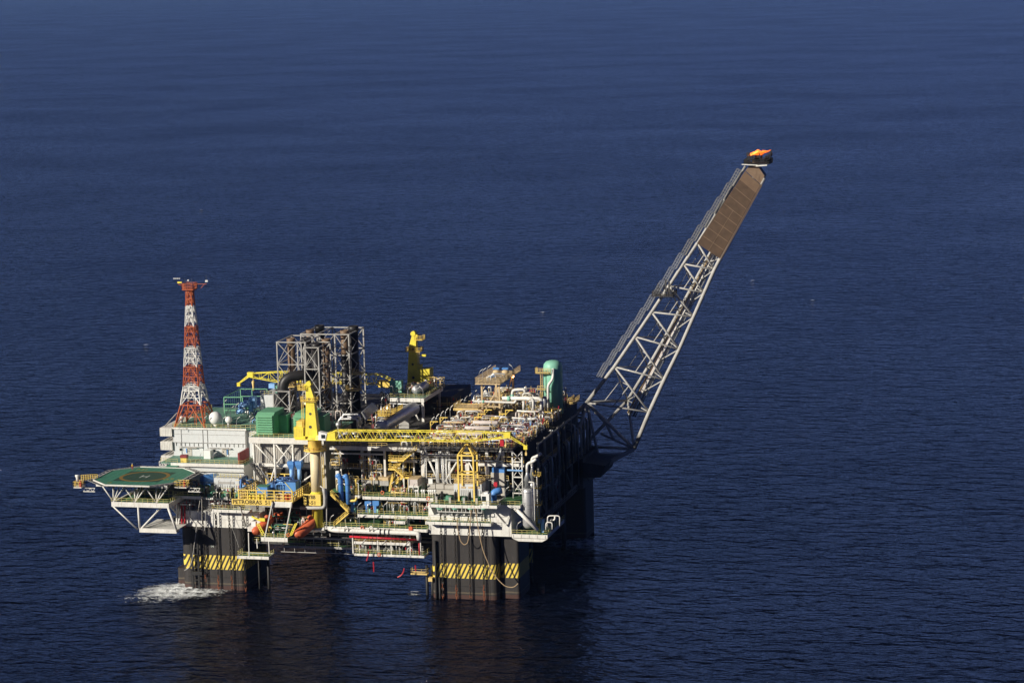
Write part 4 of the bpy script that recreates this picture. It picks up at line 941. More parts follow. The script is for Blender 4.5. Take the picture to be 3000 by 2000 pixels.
# blue vertical ducts and the yellow pipe
for px, pt, pb_, lab in ((994, 1391, 1465, 'left'), (1015, 1393, 1475, 'right')):
    a = at(px, pt, y=1); b = at(px, pb_, y=1); t = thing('air_duct', 'thick blue vertical air duct, %s one of the pair right of the crane pillar' % lab, 'duct', b, 'pair of blue vertical ducts')
    MB().tube(bend([(a.x - .7, 1, a.z - .6), (a.x - .1, 1, a.z), (a.x + .25, 1, a.z - 1.2), (b.x + .6, 1, b.z)], .7), .66, 18).build('duct', 'blue', t)
    q = MB()
    for z in (a.z - 2.4, a.z - 4.5, a.z - 6.4): q.tube([(a.x + .35, 1, z), (a.x + .36, 1, z - .12)], .72, 18)
    q.build('clamp', 'navy', t)
a = at(1042, 1402, y=2.5); b = at(1044, 1452, y=2.5); t = thing('yellow_vertical_pipe', 'yellow vertical pipe with rounded top in a white frame', 'pipe', b)
MB().tube([a, (a.x, a.y, a.z - .3), b], [.3, .48, .48], 14).build('pipe', 'yellow', t)
q = MB().bar((a.x - .8, 2.2, b.z), (a.x - .8, 2.2, b.z + 3.7), .16).bar((a.x + .8, 2.2, b.z), (a.x + .8, 2.2, b.z + 3.7), .16).bar((a.x - .8, 2.2, b.z + 3.7), (a.x + .8, 2.2, b.z + 3.7), .16); q.build('guard_frame', 'white', t)
a = at(1032, 1466, y=1); k = MB().tube(bend([(a.x - 1, 1, a.z), (a.x + 1.0, 1, a.z), (a.x + 1.3, 1, a.z + 1)], .6), .34, 10).build('yellow_pipe_bend', 'yellow'); tag(k, 'short yellow pipe elbow under the small railed platform', 'pipe')
# box on stand
x0, x1, z0, z1 = FR(1199, 1403, 1223, 1422, 4)
t = thing('pink_box_unit', 'pinkish equipment box with brown roof on a white stand in the middle', 'container', (x0, 4, z0))
MB().box(x0, x1, 4, 8, z0, z1).build('shell', 'pink', t); MB().box(x0 - .2, x1 + .2, 3.8, 8.2, z1, z1 + .2).build('roof', 'tan', t)
q = MB().box(x0 - .3, x1 + .3, 3.8, 8.2, z0 - .5, z0 - .003)
for x in (x0 - .2, x1 + .2): q.bar((x, 3.9, 27), (x, 3.9, z1 if x < x0 else z0), .22); q.bar((x, 8, 27), (x, 8, z0), .22)
q.build('stand', 'white', t)
# grey tank house (rusty roof) in the dark bay
x0, x1, z0, z1 = FR(1103, 1398, 1138, 1422, 8)
t = thing('grey_tank_unit', 'grey equipment unit with a rusty top in the dark middle bay', 'equipment', (x0, 8, z0)); MB().box(x0 - 4, x1, 8, 12, z0, z1 - .9).build('shell', 'grey', t); MB().box(x0 - 2, x1, 7.9, 12, z1 - .9, z1).build('rusty_top', 'tan', t)
# white ball tanks in a row
for i, px in enumerate((1218, 1224, 1236, 1243, 1256, 1262, 1268, 1275)):
    c = at(px, 1437, y=2.6)
    k = thing('ball_tank', 'small white ball topped tank on the walkway, %s from the left of the row' % ORDS[i], 'tank', (c.x, 2.6, 27), 'row of white ball tanks')
    MB().sph((c.x, 2.6, c.z), .36, 12, 8).build('ball', 'dome', k); MB().tube([(c.x, 2.6, 27), (c.x, 2.6, c.z - .3)], .14, 8).build('stem', 'white', k)
for i, (px, py, y, z) in enumerate(((1121, 1442, 1.6, 0), (1062, 1545, -.7, 0), (1111, 1624, -.4, 0), (1255, 1459, -3.1, 0), (845, 1566, -8.2, 0))):
    c = at(px, py, y=y); q = MB(); P = [(c.x + .42 * math.cos(2 * PI * k / 12), y - .1, c.z + .42 * math.sin(2 * PI * k / 12)) for k in range(13)]
    k = q.tube(P, .13, 6, cap=False).build('life_ring', 'orange'); tag(k, ('orange life ring on the %s railing' % ('upper middle walkway', 'lowest long walkway', 'hanging lower platform', 'winch deck', 'lifeboat platform')[i]), 'life ring')
c = at(1203, 1547, y=-.7); k = MB().box(c.x - .5, c.x + .5, -.9, -.5, c.z - .5, c.z + .5).build('orange_box', 'orange'); tag(k, 'orange box on the railing at the right of the lowest walkway', 'box')
# pipework in the bays
n_ = 0
for (x0, x1, y0, y1, z, h, txt, kw) in (
    (42.5, 48, 8, 12, 27.1, 5, 'in the deep bay right of the pillar', {}), (50, 56, 7, 11, 27.1, 6.5, 'with silver pipes left of the yellow stairs', dict(n=9)), (58, 65, 11, 14, 27.1, 6, 'behind the yellow stairs', {}),
    (53, 58, 2.5, 6, 22.4, 3.4, 'under the upper middle walkway, left end', dict(n=6)), (59, 65, 2.5, 6, 22.4, 3.6, 'under the upper middle walkway, centre', dict(n=9)), (66, 71, 2.5, 6, 22.4, 3.8, 'under the upper middle walkway, right end', dict(n=9, frm='tan')),
    (44, 50, 4, 8, 19, 2.6, 'on the lowest walkway, left part', dict(n=4)), (58, 62, 2, 4, 19, 3, 'on the lowest walkway, centre part', dict(n=8, rr=(.1, .16))), (64, 70, 4, 8, 19, 2.5, 'on the lowest walkway, right part', dict(n=4, frm='dark')),
    (42, 49, 12, 18, 39.3, 4, 'on the roof just right of the crane tower', dict(n=9, rr=(.15, .32), pal=('silver', 'silver', 'steel'))), (49.5, 54, 18, 30, 39.3, 3.4, 'on the roof left of the big drum', dict(n=8)), (58.5, 65, 12, 22, 39.3, 2.2, 'on the roof in front of the drum', dict(n=7)),
    (44, 52, 34, 44, 39.3, 5, 'behind the silver pipe loops', dict(n=8, pal=('dark', 'steel', 'silver'))), (56, 65, 60, 72, 39.3, 4, 'behind the raised sphere deck', dict(n=8, pal=('dark', 'steel', 'tan')))):
    n_ += 1; bay('tangle of pipes and valves ' + txt, x0, x1, y0, y1, z, h, 100 + n_, **kw)
for i, (px, y, z, hh) in enumerate(((1078, 2.5, 22.4, 3.2), (1101, 2.5, 22.4, 3.4), (1035, 3, 22.4, 3))):
    c = at(px, 1490, y=y); t = thing('blue_pump', 'blue pump unit with green valve on the middle lower walkway, %s' % ('second from left', 'rightmost', 'leftmost')[i], 'pump', (c.x, y, z), 'blue pump units')
    MB().box(c.x - .9, c.x + .9, y, y + 1.5, z + 2, z + hh).box(c.x - .7, c.x + .1, y + .1, y + 1.2, z, z + 2).build('pump_body', 'blue', t); MB().tube([(c.x + .6, y - .2, z), (c.x + .6, y - .2, z + 1.2)], .3, 10).build('pump_valve', 'mint', t)
lamps([at(px, 1543, y=-.3) for px in (968, 1013, 1053, 1096)], 'on the lowest front walkway')
lamps([at(px, 1508, y=.6) for px in (1048, 1077, 1124)], 'on the middle lower walkway')
lamps([at(px, 1446, y=2.2) for px in (1070, 1145, 1212)], 'on the middle upper walkway')
k = MB().box(43.6, 45.2, 6.4, 6.6, 30.6, 33).build('white_board', 'dome'); tag(k, 'small white board in the shade just right of the pillar', 'board')
# ------------------------------------------------------------------ right gas module
gm = thing('gas_module', 'large right process module, white posts and braces under a crowded pipe deck', 'module', (80, 40, 26))
MB().box(66.2, 93.4, 9, 90, 39.3, 39.9).build('roof_deck', 'dark', gm)
MB().box(66.4, 93, 24, 24.5, 26.2, 39.2).build('bay_shade_wall', 'black', gm)  # painted black as the shadowed depth of the open module
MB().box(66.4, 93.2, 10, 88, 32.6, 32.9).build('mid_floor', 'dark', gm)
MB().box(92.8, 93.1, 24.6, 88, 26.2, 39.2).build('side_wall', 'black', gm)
MB().box(67.2, 93.4, 8.6, 8.95, 38.9, 40.05).build('edge_girder', 'dark', gm)
xg = [at(px, 1360, y=9).x for px in (1237, 1289, 1312, 1369, 1426, 1472)]
for i, x in enumerate(xg): MB().box(x - .42, x + .42, 9.2, 9.9, 26.6, 38.9).build('post', 'white' if i != 2 else 'grey', gm)
for px in (1501, 1529):
    x = at(px, 1350, y=7).x; MB().tube([(x, 7.2, 26.6), (x, 7.2, 39.5)], .22, 8).build('post', 'white', gm)
q = MB(); xa, xb = at(1501, 1350, y=7).x, at(1529, 1350, y=7).x
for z0_, z1_q in ((32.4, 36), (36.6, 39.4), (28, 31.6)):
    q.bar((xa, 7.2, z0_), (xb, 7.2, z1_q), .16); q.bar((xb, 7.2, z0_), (xa, 7.2, z1_q), .16); q.bar((xa, 7.2, z0_), (xb, 7.2, z0_), .3)
q.build('cross_brace', 'white', gm)
q = MB()
def gb(pa, pb, r=.3, y=8.6): a = at(*pa, y=y); b = at(*pb, y=y); q.tube([a, b], r, 8)
gb((1244, 1310), (1258, 1350)); gb((1258, 1350), (1286, 1412)); gb((1340, 1351), (1304, 1410)); gb((1469, 1313), (1454, 1357), .34); gb((1454, 1357), (1439, 1406), .34); gb((1250, 1335), (1262, 1345), .15); gb((1370, 1345), (1404, 1412), .22)
q.build('brace', 'white', gm)
a = at(1245, 1341, y=9); b = at(1472, 1356, y=9); q = MB().box(a.x, at(1340, 1341, y=9).x, 8.9, 9.19, a.z - .9, a.z).box(at(1400, 1350, y=9).x, b.x + 6.0, 8.9, 9.19, b.z - .9, b.z); q.build('mid_beam', 'white', gm)
q = MB(); rail_mb(q, [(at(1400, 1350, y=9).x, 8.8, b.z), (b.x + 6, 8.8, b.z)], 1.8, 1.2, .1, mids=2); rail_mb(q, [(67.2, 8.7, 40.1), (93.4, 8.7, 40.1), (93.4, 60, 40.1)], 1.2, 1.3, .09); q.build('railing', 'goldrail', gm)
# vertical pipe bundles between posts
for i, (px0, px1, n) in enumerate(((1277, 1284, 4), (1294, 1300, 3), (1305, 1308, 2), (1315, 1318, 2), (1245, 1249, 2))):
    t = thing('riser_bundle', 'bundle of thin vertical pipes between the module posts, %s from the left' % ORDS[(1, 2, 3, 4, 0)[i]], 'pipes', (at(px0, 1360, y=8.4).x, 8.4, 29), 'vertical pipe bundles')
    for k in range(n):
        x = at(px0 + (px1 - px0) * k / max(1, n - 1), 1360, y=8.4).x; MB().tube(bend([(x, 8.4, 38.5), (x, 8.4, 30.2), (x + .6, 8.4, 29.6)], .4), .13, 7).build('pipe', ('steel', 'white', 'steel', 'grey')[k], t)
t = thing('header_pipe', 'long grey header pipes running across under the right module roof', 'pipe', (80, 8, 38)); MB().tube([(68, 8.1, 37.7), (84, 8.1, 37.7)], .38, 10).build('pipe', 'grey', t); MB().tube([(75, 7.9, 36.5), (91, 7.9, 36.5)], .25, 10).build('pipe', 'steel', t)
for i, (x0, x1, z, h, kw) in enumerate(((68, 72, 27, 5, {}), (72.5, 77, 30.5, 5, dict(n=9)), (77.5, 82, 33, 4, dict(n=8)), (83, 87.5, 33, 5, dict(n=8)), (88, 92.5, 27, 4, {}), (73, 79, 27, 3.4, dict(n=9)), (88, 92, 36.4, 3, {}), (68, 76, 36.2, 2.6, dict(n=8)), (77, 87, 36.2, 2.6, dict(n=9)))):
    bay('pipework behind the white posts of the right module, %s bay' % ORDS[i], x0, x1, 10.2, 14, z, h, 300 + i, pal=('silver', 'steel', 'grey', 'white'), **kw)
# front deck of the right column
deck('winch_deck', 'green winch deck on top of the right column front', at(1256, 1468, y=-3).x, at(1412, 1480, y=-3).x, -3, 20, 26.4, 'F', cat='deck')
deck('corner_deck', 'green deck corner right of the white operator cabin', at(1456, 1440, y=-2).x - 1, 97.5, -1, 20, 26.3, 'F', cat='deck')
p0, p1 = at(1404, 1488, y=-5.4), at(1456, 1496, y=-5.4); deck('cabin_platform', 'small platform carrying the white operator cabin', p0.x, p1.x, -5.4, -1.4, p0.z + .7, 'FR', cat='platform')
zc = p0.z + .7; x0 = at(1411, 1460, y=-5).x; x1 = at(1433, 1460, y=-5).x
t = thing('operator_cabin', 'white operator cabin with dark window at the front of the winch deck', 'cabin', (x0, -5, zc))
MB().add([(x0 + .3, -5.1, zc), (x1, -5.1, zc), (x1, -5.1, zc + 3.1), (x0 - .3, -5.1, zc + 3.1), (x0 + .3, -2.6, zc), (x1, -2.6, zc), (x1, -2.6, zc + 3.1), (x0 - .3, -2.6, zc + 3.1)], [(0, 1, 2, 3), (7, 6, 5, 4), (1, 5, 6, 2), (3, 2, 6, 7), (0, 3, 7, 4), (0, 4, 5, 1)]).build('cabin_shell', 'dome', t)
MB().box(x0 + .1, x0 + 1.2, -5.16, -5.103, zc + 1.1, zc + 2.5).build('window', 'glass', t); MB().box(x0 + .6, x1 - .5, -4.6, -3.2, zc + 3.1, zc + 3.5).build('roof_unit', 'dome', t)
deck('column_walkway', 'long narrow walkway along the white face of the right column', 71.4, 89.6, -2.3, -.05, 21.5, 'F')
deck('column_walkway', 'narrow walkway along the white face of the left column', at(622, 1500, y=-2).x, at(732, 1500, y=-2).x, -2, -.05, at(680, 1494, y=-2).z, 'F')
deck('corner_platform', 'lowest right corner platform under the tall silver vessel', 94.7, 104.5, .2, 20, 18.2, 'FR', fh=.9, cat='platform')
k = MB().add([(94.7, .15, 17.2), (104.4, .15, 17.2), (103, .15, 16.4), (96.5, .15, 16.4), (94.7, 14, 17.2), (104.4, 14, 17.2), (103, 14, 16.4), (96.5, 14, 16.4)], [(0, 1, 2, 3)[::-1], (4, 5, 6, 7), (3, 2, 6, 7), (0, 3, 7, 4), (1, 5, 6, 2)]).build('platform_underframe', 'white'); tag(k, 'white chamfered frame under the lowest right corner platform', 'frame')
k = MB().tube([at(1508, 1487, y=-.6), at(1576, 1553, y=-.6)], .5, 14).build('diagonal_strut', 'white'); tag(k, 'thick white diagonal strut in front of the silver vessel', 'strut')
# windlasses
def windlass(x):
    t = thing('chain_windlass', 'green chain windlass with black sheave on the winch deck, first from the left', 'winch', (x, 0, 26.4), 'row of chain windlasses')
    MB().box(x - .8, x + 1.2, 0, 2.4, 26.45, 27.4).tube([(x + 1.2, .6, 27.5), (x + 3.0, .6, 27.5)], .8, 14).build('gear_housing', 'green', t)
    MB().tube([(x - .15, .4, 28.2), (x + .25, .4, 28.2)], 1.0, 18).add([(x - .2, -.5, 26.5), (x + .3, -.5, 26.5), (x + .3, 1.4, 26.5), (x - .2, 1.4, 26.5), (x - .2, .1, 29.4), (x + .3, .1, 29.4), (x + .3, .7, 29.4), (x - .2, .7, 29.4)], [(0, 1, 5, 4), (1, 2, 6, 5), (2, 3, 7, 6), (3, 0, 4, 7), (4, 5, 6, 7)]).build('sheave', 'black', t)
    MB().box(x - 1.6, x - 1.0, -.6, .2, 26.4, 28).build('control_box', 'blue' if 0 else 'grey', t)
    return t
wl = windlass(at(1293, 1450, y=0).x)
for i, px in enumerate((1333, 1374, 1411)): dup(wl, (at(px, 1450, y=0).x, 0, 26.4), 'green chain windlass with black sheave on the winch deck, %s from the left' % ORDS[i + 1])
for k_ in range(4):
    x = at(604 + 38 * k_, 1450, y=0).x; dup(wl, (x, 0, 25.9), 'green chain windlass in the shade above the left column, %s from the left' % ORDS[k_])
# green fairlead trays under the winch deck
for i, px in enumerate((1290, 1335, 1380, 1418)):
    c = at(px, 1484, y=-2); k = MB().lathe((c.x, -2, c.z - .5), [(.5, -.35), (1.1, .1), (1.15, .25), (1.1, .3)], 16).build('fairlead_tray', 'mint'); tag(k, 'pale green round tray under the winch deck, %s from the left' % ORDS[i], 'tray', 'green round trays')
q = MB()
x0 = at(1282, 1490, y=-2.5).x; x1 = at(1412, 1494, y=-2.5).x
q.bar((x0, -2.6, 24.5), (x1, -2.6, 24.5), .18)
for i in range(12): x = x0 + (x1 - x0) * i / 11; q.bar((x, -2.6, 24.5), (x, -2.6, 25.8), .14)
k = q.build('service_beam', 'white'); tag(k, 'thin white service beam hung under the winch deck', 'beam')
# grey building with yellow roof rail
x0, x1, z0, z1 = FR(1330, 1416, 1411, 1458, 3.6)
t = thing('switch_room', 'grey ribbed switch room on the winch deck with railed roof', 'building', (x0, 3.6, 26.5))
MB().box(x0, x1, 3.6, 8.2, 26.45, z1).build('wall', 'wall', t); q = MB()
for i in range(14): q.box(x0 + .3 + i * (x1 - x0) / 14.5, x0 + .42 + i * (x1 - x0) / 14.5, 3.5, 3.597, 26.5, z1 - 1.7)
q.build('rib', 'grey', t); q = MB()
for i in range(3): q.box(x0 + 2 + i * 2.0, x0 + 3.3 + i * 2.0, 3.52, 3.597, z1 - 1.3, z1 - .8)
q.build('vent', 'tan', t); MB().box(x0 - .1, x1 + .1, 3.4, 8.4, z1, z1 + .15).build('roof', 'tan', t); q = MB(); rail_mb(q, [(x0, 3.5, z1 + .1), (x1, 3.5, z1 + .1), (x1, 8.2, z1 + .1), (x0, 8.2, z1 + .1)], 1.3, 1.0, .1, True); q.build('roof_railing', 'goldrail', t)
x0, x1, z0, z1 = FR(1252, 1418, 1330, 1432, 5); k = MB().box(x0, x0 + 2.2, 5, 7, z0, z1).box(x0 + 2.4, x0 + 4.6, 5, 7, z0, z1).box(x0 + 4.8, x1, 5, 7, z0, z1 - .2).box(x0, x1, 5.3, 7, z0 - 1.5, z0 - .2).build('cable_duct_box', 'clad'); tag(k, 'long low white box beside the switch room behind the green windlasses', 'box')
x0, x1, z0, z1 = FR(1255, 1402, 1267, 1417, 4.8); k = MB().box(x0, x1, 4.8, 5, z0, z1).build('white_board', 'dome'); tag(k, 'white board standing above the green windlasses', 'board')
x0, x1, z0, z1 = FR(1446, 1413, 1456, 1424, 3); k = MB().box(x0, x1, 3, 4, z0, z1).bar((x0 + .5, 3.5, 26.3), (x0 + .5, 3.5, z0), .2).build('red_cabinet', 'red'); tag(k, 'dark red cabinet on a post between switch room and blue duct', 'cabinet')
x0, x1, z0, z1 = FR(1438, 1384, 1477, 1412, 8); t = thing('white_enclosure', 'white ribbed enclosure under the right posts of the module', 'enclosure', (x0, 8, z0)); MB().box(x0, x1, 8, 9.1, 27, z1).build('wall', 'clad', t); a = at(1452, 1378, y=8); MB().box(a.x - 1, a.x + 2.4, 8, 9, z1, z1 + 1.3).build('blue_cover', 'blue', t)
a = at(1486, 1376, y=6.5); b = at(1531, 1378, y=6.5); k = MB().bar(a, b, .35).build('blue_beam', 'lightblue'); tag(k, 'thin light blue beam near the right end of the module front', 'beam')
a = at(1448, 1455, y=0); t = thing('blue_hood', 'bright blue curved ventilation duct beside the white operator cabin', 'duct', (a.x, 0, 26.4))
MB().tube(bend([(a.x - .3, .2, 26.4), (a.x - .3, .2, 29.6), (a.x + 1.8, 1.2, 30)], 1.2, 6), [1.0] * 7 + [.95] * 2 if 0 else .95, 10).build('duct', 'blue', t)
# yellow lifting frame
t = thing('lifting_rig', 'tall yellow lifting frame with pyramid top standing on the winch deck', 'lifting frame', at(1365, 1455, y=.5))
F4 = [at(1341, 1334, y=-.4), at(1386, 1330, y=-.4), at(1397, 1326, y=3.4), at(1355, 1330, y=3.4)]
zt = sum(p.z for p in F4) / 4; xl, xr = F4[0].x, F4[1].x
C4 = [Vector((xl, -.4, zt)), Vector((xr, -.4, zt)), Vector((xr, 3.4, zt)), Vector((xl, 3.4, zt))]; ap = Vector(((xl + xr) / 2, 1.5, at(1371, 1297, y=1.5).z))
for i, p in enumerate(C4): 
    zb = 27 if i < 2 else 30.5
    MB().bar((p.x, p.y, zb), p, .42).build('leg', 'cream' if 0 else 'yellow', t)
q = MB()
for p in C4: q.bar(p, ap + (p - ap) * .06, .36)
for z in (zt, at(1363, 1392, y=-.4).z + .3):
    for i in range(4): a, b = C4[i], C4[(i + 1) % 4]; q.bar((a.x, a.y, z), (b.x, b.y, z), .36)
q.box(ap.x - .4, ap.x + .4, ap.y - .3, ap.y + .3, ap.z - .5, ap.z + .3)
q.build('bracing', 'yellow', t)
# tall silver vessels
def silver(px0, pt, pb, w, y, label):
    a = at(px0, pt, y=y); b = at(px0, pb, y=y); r = w / 2 / 10.4; t = thing('process_vessel', label, 'vessel', (a.x, y, b.z), 'tall silver vessels at the right corner')
    H_ = a.z - b.z
    MB().lathe((a.x, y, b.z), [(.2, 0), (r * .7, .25), (r, 1.0), (r, H_ * .92), (r * .9, H_)], 26).build('shell', 'silver', t)
    q = MB()
    for f in (.28, .5, .6, .9): q.lathe((a.x, y, b.z + H_ * f), [(r, 0), (r + .05, .03), (r + .05, .12), (r, .15)], 26)
    q.build('weld_band', 'steel', t)
    MB().lathe((a.x, y, a.z), [(r * .55, 0), (r * .55, 2.0), (r * .68, 2.1), (r * .3, 4.0), (.35, 4.6)], 18).build('neck', 'steel', t)
    MB().tube(bend([(a.x, y, a.z + 4.4), (a.x, y, a.z + 6.6), (a.x + 1.6, y, a.z + 7.2), (a.x + 2.6, y, a.z + 8.0)], .9, 5), .42, 12).build('vent_pipe', 'white', t)
    MB().tube(bend([(a.x + .5, y - .6, a.z + 1.8), (a.x + r + .4, y - .7, a.z + 1.8), (a.x + r + .4, y - .7, b.z)], .4, 4), .17, 8).build('side_pipe', 'white', t)
    return t
silver(1546, 1429, 1547, 32, 1.6, 'tall silver vessel with conical neck at the right front corner, nearer one')
silver(1560, 1412, 1520, 22, 7, 'second silver vessel half hidden behind the nearer one at the right corner')
t = thing('ladder_tower', 'yellow caged ladder tower just right of the silver vessel', 'ladder', (102, 4, 18.3))
q = MB(); c = at(1577, 1550, y=4)
for x in (-.4, .4): q.bar((c.x + x, 4, 18.4), (c.x + x, 4, 35), .12)
for i in range(30): q.bar((c.x - .4, 4, 18.8 + i * .54), (c.x + .4, 4, 18.8 + i * .54), .08)
for z in (21, 25.5, 30, 33.5): q.box(c.x - 1, c.x + 1, 3.4, 4.9, z, z + .12); rail_mb(q, [(c.x - 1, 3.4, z), (c.x + 1, 3.4, z), (c.x + 1, 4.9, z)], 1.1, .8, .1)
q.build('ladder', 'yellow', t)
t = thing('white_piping', 'white arched pipes at the far right end of the lowest corner platform', 'pipework', (104, 6, 18.3))
for pa, y in (((1603, 1545, 1605, 1510, 1640, 1510, 1640, 1540), 3), ((1599, 1553, 1600, 1529, 1618, 1529, 1618, 1550), 1.5)):
    P = [at(pa[i], pa[i + 1], y=y) for i in range(0, 8, 2)]; MB().tube(bend(P, .7), .17, 8).build('pipe', 'white', t)
for dy in (5, 7, 9): a = at(1604, 1524, y=dy); b = at(1626, 1522, y=dy); MB().tube(bend([a + Vector((0, 0, .9)), a, b, b + Vector((0, 0, 1))], .5), .25, 8).build('pipe', 'white', t)
q = MB()
for i in range(6): x = 104.3; q.bar((x, 2 + i * 2.4, 18.4), (x, 2 + i * 2.4, 21.6), .16)
q.build('support', 'white', t)
x0, x1, z0, z1 = FR(1575, 1522, 1592, 1532, 3.4); k = MB().box(x0, x1, 3.4, 5, z0, z1).box(x0 + .9, x1, 3.4, 4.4, 18.3, z0).build('blue_motor', 'lightblue'); tag(k, 'blue motor unit behind the white strut on the corner platform', 'motor')
bay('small pipes on the corner platform under the silver vessel', 95.5, 99, 6, 12, 18.3, 3, 411, n=5, frm='goldrail')
lamps([at(px, py, y=y) for px, py, y in ((1515, 1563, .6), (1521, 1452, -.6), (1480, 1462, -.6))], 'at the right corner of the platform')
# side of the right module (in shadow)
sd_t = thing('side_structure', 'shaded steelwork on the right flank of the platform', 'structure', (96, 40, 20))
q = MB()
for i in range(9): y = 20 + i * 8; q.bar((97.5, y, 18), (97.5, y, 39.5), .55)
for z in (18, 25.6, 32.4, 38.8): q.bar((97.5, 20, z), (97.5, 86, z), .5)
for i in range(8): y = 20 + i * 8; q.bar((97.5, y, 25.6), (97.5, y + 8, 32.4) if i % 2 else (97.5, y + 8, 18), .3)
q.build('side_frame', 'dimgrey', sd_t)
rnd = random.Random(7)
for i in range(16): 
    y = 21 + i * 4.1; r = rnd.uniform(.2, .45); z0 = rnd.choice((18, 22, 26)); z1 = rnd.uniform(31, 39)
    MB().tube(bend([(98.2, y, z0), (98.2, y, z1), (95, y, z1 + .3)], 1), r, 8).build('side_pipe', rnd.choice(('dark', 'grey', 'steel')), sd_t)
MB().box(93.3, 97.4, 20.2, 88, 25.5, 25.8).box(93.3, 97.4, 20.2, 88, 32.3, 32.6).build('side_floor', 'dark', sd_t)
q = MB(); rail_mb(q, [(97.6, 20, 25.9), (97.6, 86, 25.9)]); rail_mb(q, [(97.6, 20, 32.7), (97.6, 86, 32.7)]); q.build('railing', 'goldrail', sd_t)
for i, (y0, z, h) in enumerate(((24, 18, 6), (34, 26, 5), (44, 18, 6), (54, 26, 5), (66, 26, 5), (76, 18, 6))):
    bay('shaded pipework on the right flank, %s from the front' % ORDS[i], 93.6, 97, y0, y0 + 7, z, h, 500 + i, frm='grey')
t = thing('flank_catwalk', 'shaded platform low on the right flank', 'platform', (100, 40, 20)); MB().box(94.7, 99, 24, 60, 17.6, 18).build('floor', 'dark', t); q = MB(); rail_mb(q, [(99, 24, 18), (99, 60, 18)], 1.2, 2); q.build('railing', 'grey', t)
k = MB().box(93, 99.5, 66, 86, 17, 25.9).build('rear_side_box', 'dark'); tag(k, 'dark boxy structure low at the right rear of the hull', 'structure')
# roof of the right module: rows of skids
ri = 0
for r_, y in enumerate((10, 13.6, 17.4, 21.4, 25.6, 30, 35, 40.5, 46)):
    nx = 3
    for c_i in range(nx):
        x0 = 67 + c_i * 8.9; x1 = x0 + 8.0
        if y > 45 and c_i == 1: continue
        dr = None
        if c_i == 1 and r_ in (1, 3, 5): dr = ('pink', .62, 2.6, y + 1.2)
        skid('pipe_skid', 'tangle of pipes on the right module roof, %s row from the front, %s' % (ORDS[r_], ('left', 'middle', 'right')[c_i]), x0, x1, y, y + 3.4, 40.0, 2.0 + .5 * (r_ % 3), 700 + ri, pal=('silver', 'white', 'pink', 'steel', 'dark', 'tan'), n=20, rr=(.06, .24), frm=('tan', 'goldrail', 'maroon')[ri % 3] if c_i else 'tan', valves=('red', 'maroon', 'lightblue')[ri % 3], drum=dr, group='pipe tangles on the right module roof')
        ri += 1
for r_, y in enumerate((58, 65, 72, 79)):
    for c_i in range(3):
        x0 = 67 + c_i * 8.9
        if c_i == 1 and r_ in (0,): continue
        skid('pipe_skid', 'tangle of pipes at the back of the right module roof, %s row, %s' % (ORDS[r_], ('left', 'middle', 'right')[c_i]), x0, x0 + 8, y, y + 5, 40, 4.2, 800 + ri, n=11, frm='goldrail', rr=(.1, .3), group='pipe tangles on the right module roof'); ri += 1
for i in range(7): skid('pipe_skid', 'bristling small pipes along the right roof edge, %s from the front' % ORDS[i], 92.6, 95.2, 14 + i * 6.6, 19.6 + i * 6.6, 39.4, 2.9, 900 + i, n=9, rr=(.06, .14), frm=('goldrail', 'white')[i % 2], pal=('white', 'silver', 'goldrail', 'steel'), group='pipe tangles on the right module roof')
# yellow portal brackets over the drums
for i, (px, py) in enumerate(((1391, 1242), (1402, 1232), (1420, 1220), (1440, 1243), (1464, 1232), (1482, 1221), (1262, 1255), (1290, 1243))):
    c = at(px, py + 8, z=40.2); t = q = MB().bar((c.x, c.y, 40.1), (c.x, c.y, 43), .22).bar((c.x, c.y, 43), (c.x + 2.2, c.y, 43), .24).bar((c.x, c.y, 41.8), (c.x + 1.3, c.y, 43), .14)
    k = q.build('lifting_bracket', 'yellow'); tag(k, 'yellow lifting bracket on the right module roof, %s of eight' % ORDS[i], 'bracket', 'yellow lifting brackets')
for i in range(10): p = at(1264 + i * 13.8, 1258 - i * 8.9, z=40.1); dup(LAMP, p, 'lamp post on the left edge of the module roof, %s from front' % ORDS[i], .9)
for i in range(11): p = at(1532 + i * 13.0, 1276 - i * 10.6, z=40.1); dup(LAMP, (p.x, p.y, 40.1), 'lamp post on the right edge of the module roof, %s from front' % ORDS[i], 2.3)
# tan tower on that roof
t = thing('cooler_tower', 'tan steel tower with railed platform above the right module roof', 'tower', (77, 55, 40)); YT = 52
fx = [at(px, 1150, y=YT).x for px in (1412, 1463)]; ztp = at(1435, 1124, y=YT).z
for x in fx:
    for y in (YT, YT + 16): MB().bar((x, y, 40), (x, y, ztp), .5).build('leg', 'tan', t)
q = MB().bar((fx[0], YT, 41), (fx[1], YT, ztp - .5), .35).bar((fx[0], YT, 43.4), (fx[1], YT, 43.4), .35).bar((fx[1], YT, 41), (fx[1], YT + 16, ztp), .3).bar((fx[0], YT, ztp - 2), (fx[0] + 1.4, YT, ztp), .25)
for x in fx: q.bar((x, YT, 43.4), (x, YT + 16, 43.4), .3)
q.build('brace', 'tan', t)
MB().box(fx[0] - 1.6, fx[1] + .7, YT - 1.5, YT + 22, ztp, ztp + .3).build('floor', 'tan', t)
q = MB(); rail_mb(q, [(fx[0] - 1.6, YT + 22, ztp + .3), (fx[0] - 1.6, YT - 1.5, ztp + .3), (fx[1] + .7, YT - 1.5, ztp + .3), (fx[1] + .7, YT + 22, ztp + .3)], 1.6, 1.1, .1, mids=2); q.build('railing', 'tan', t)
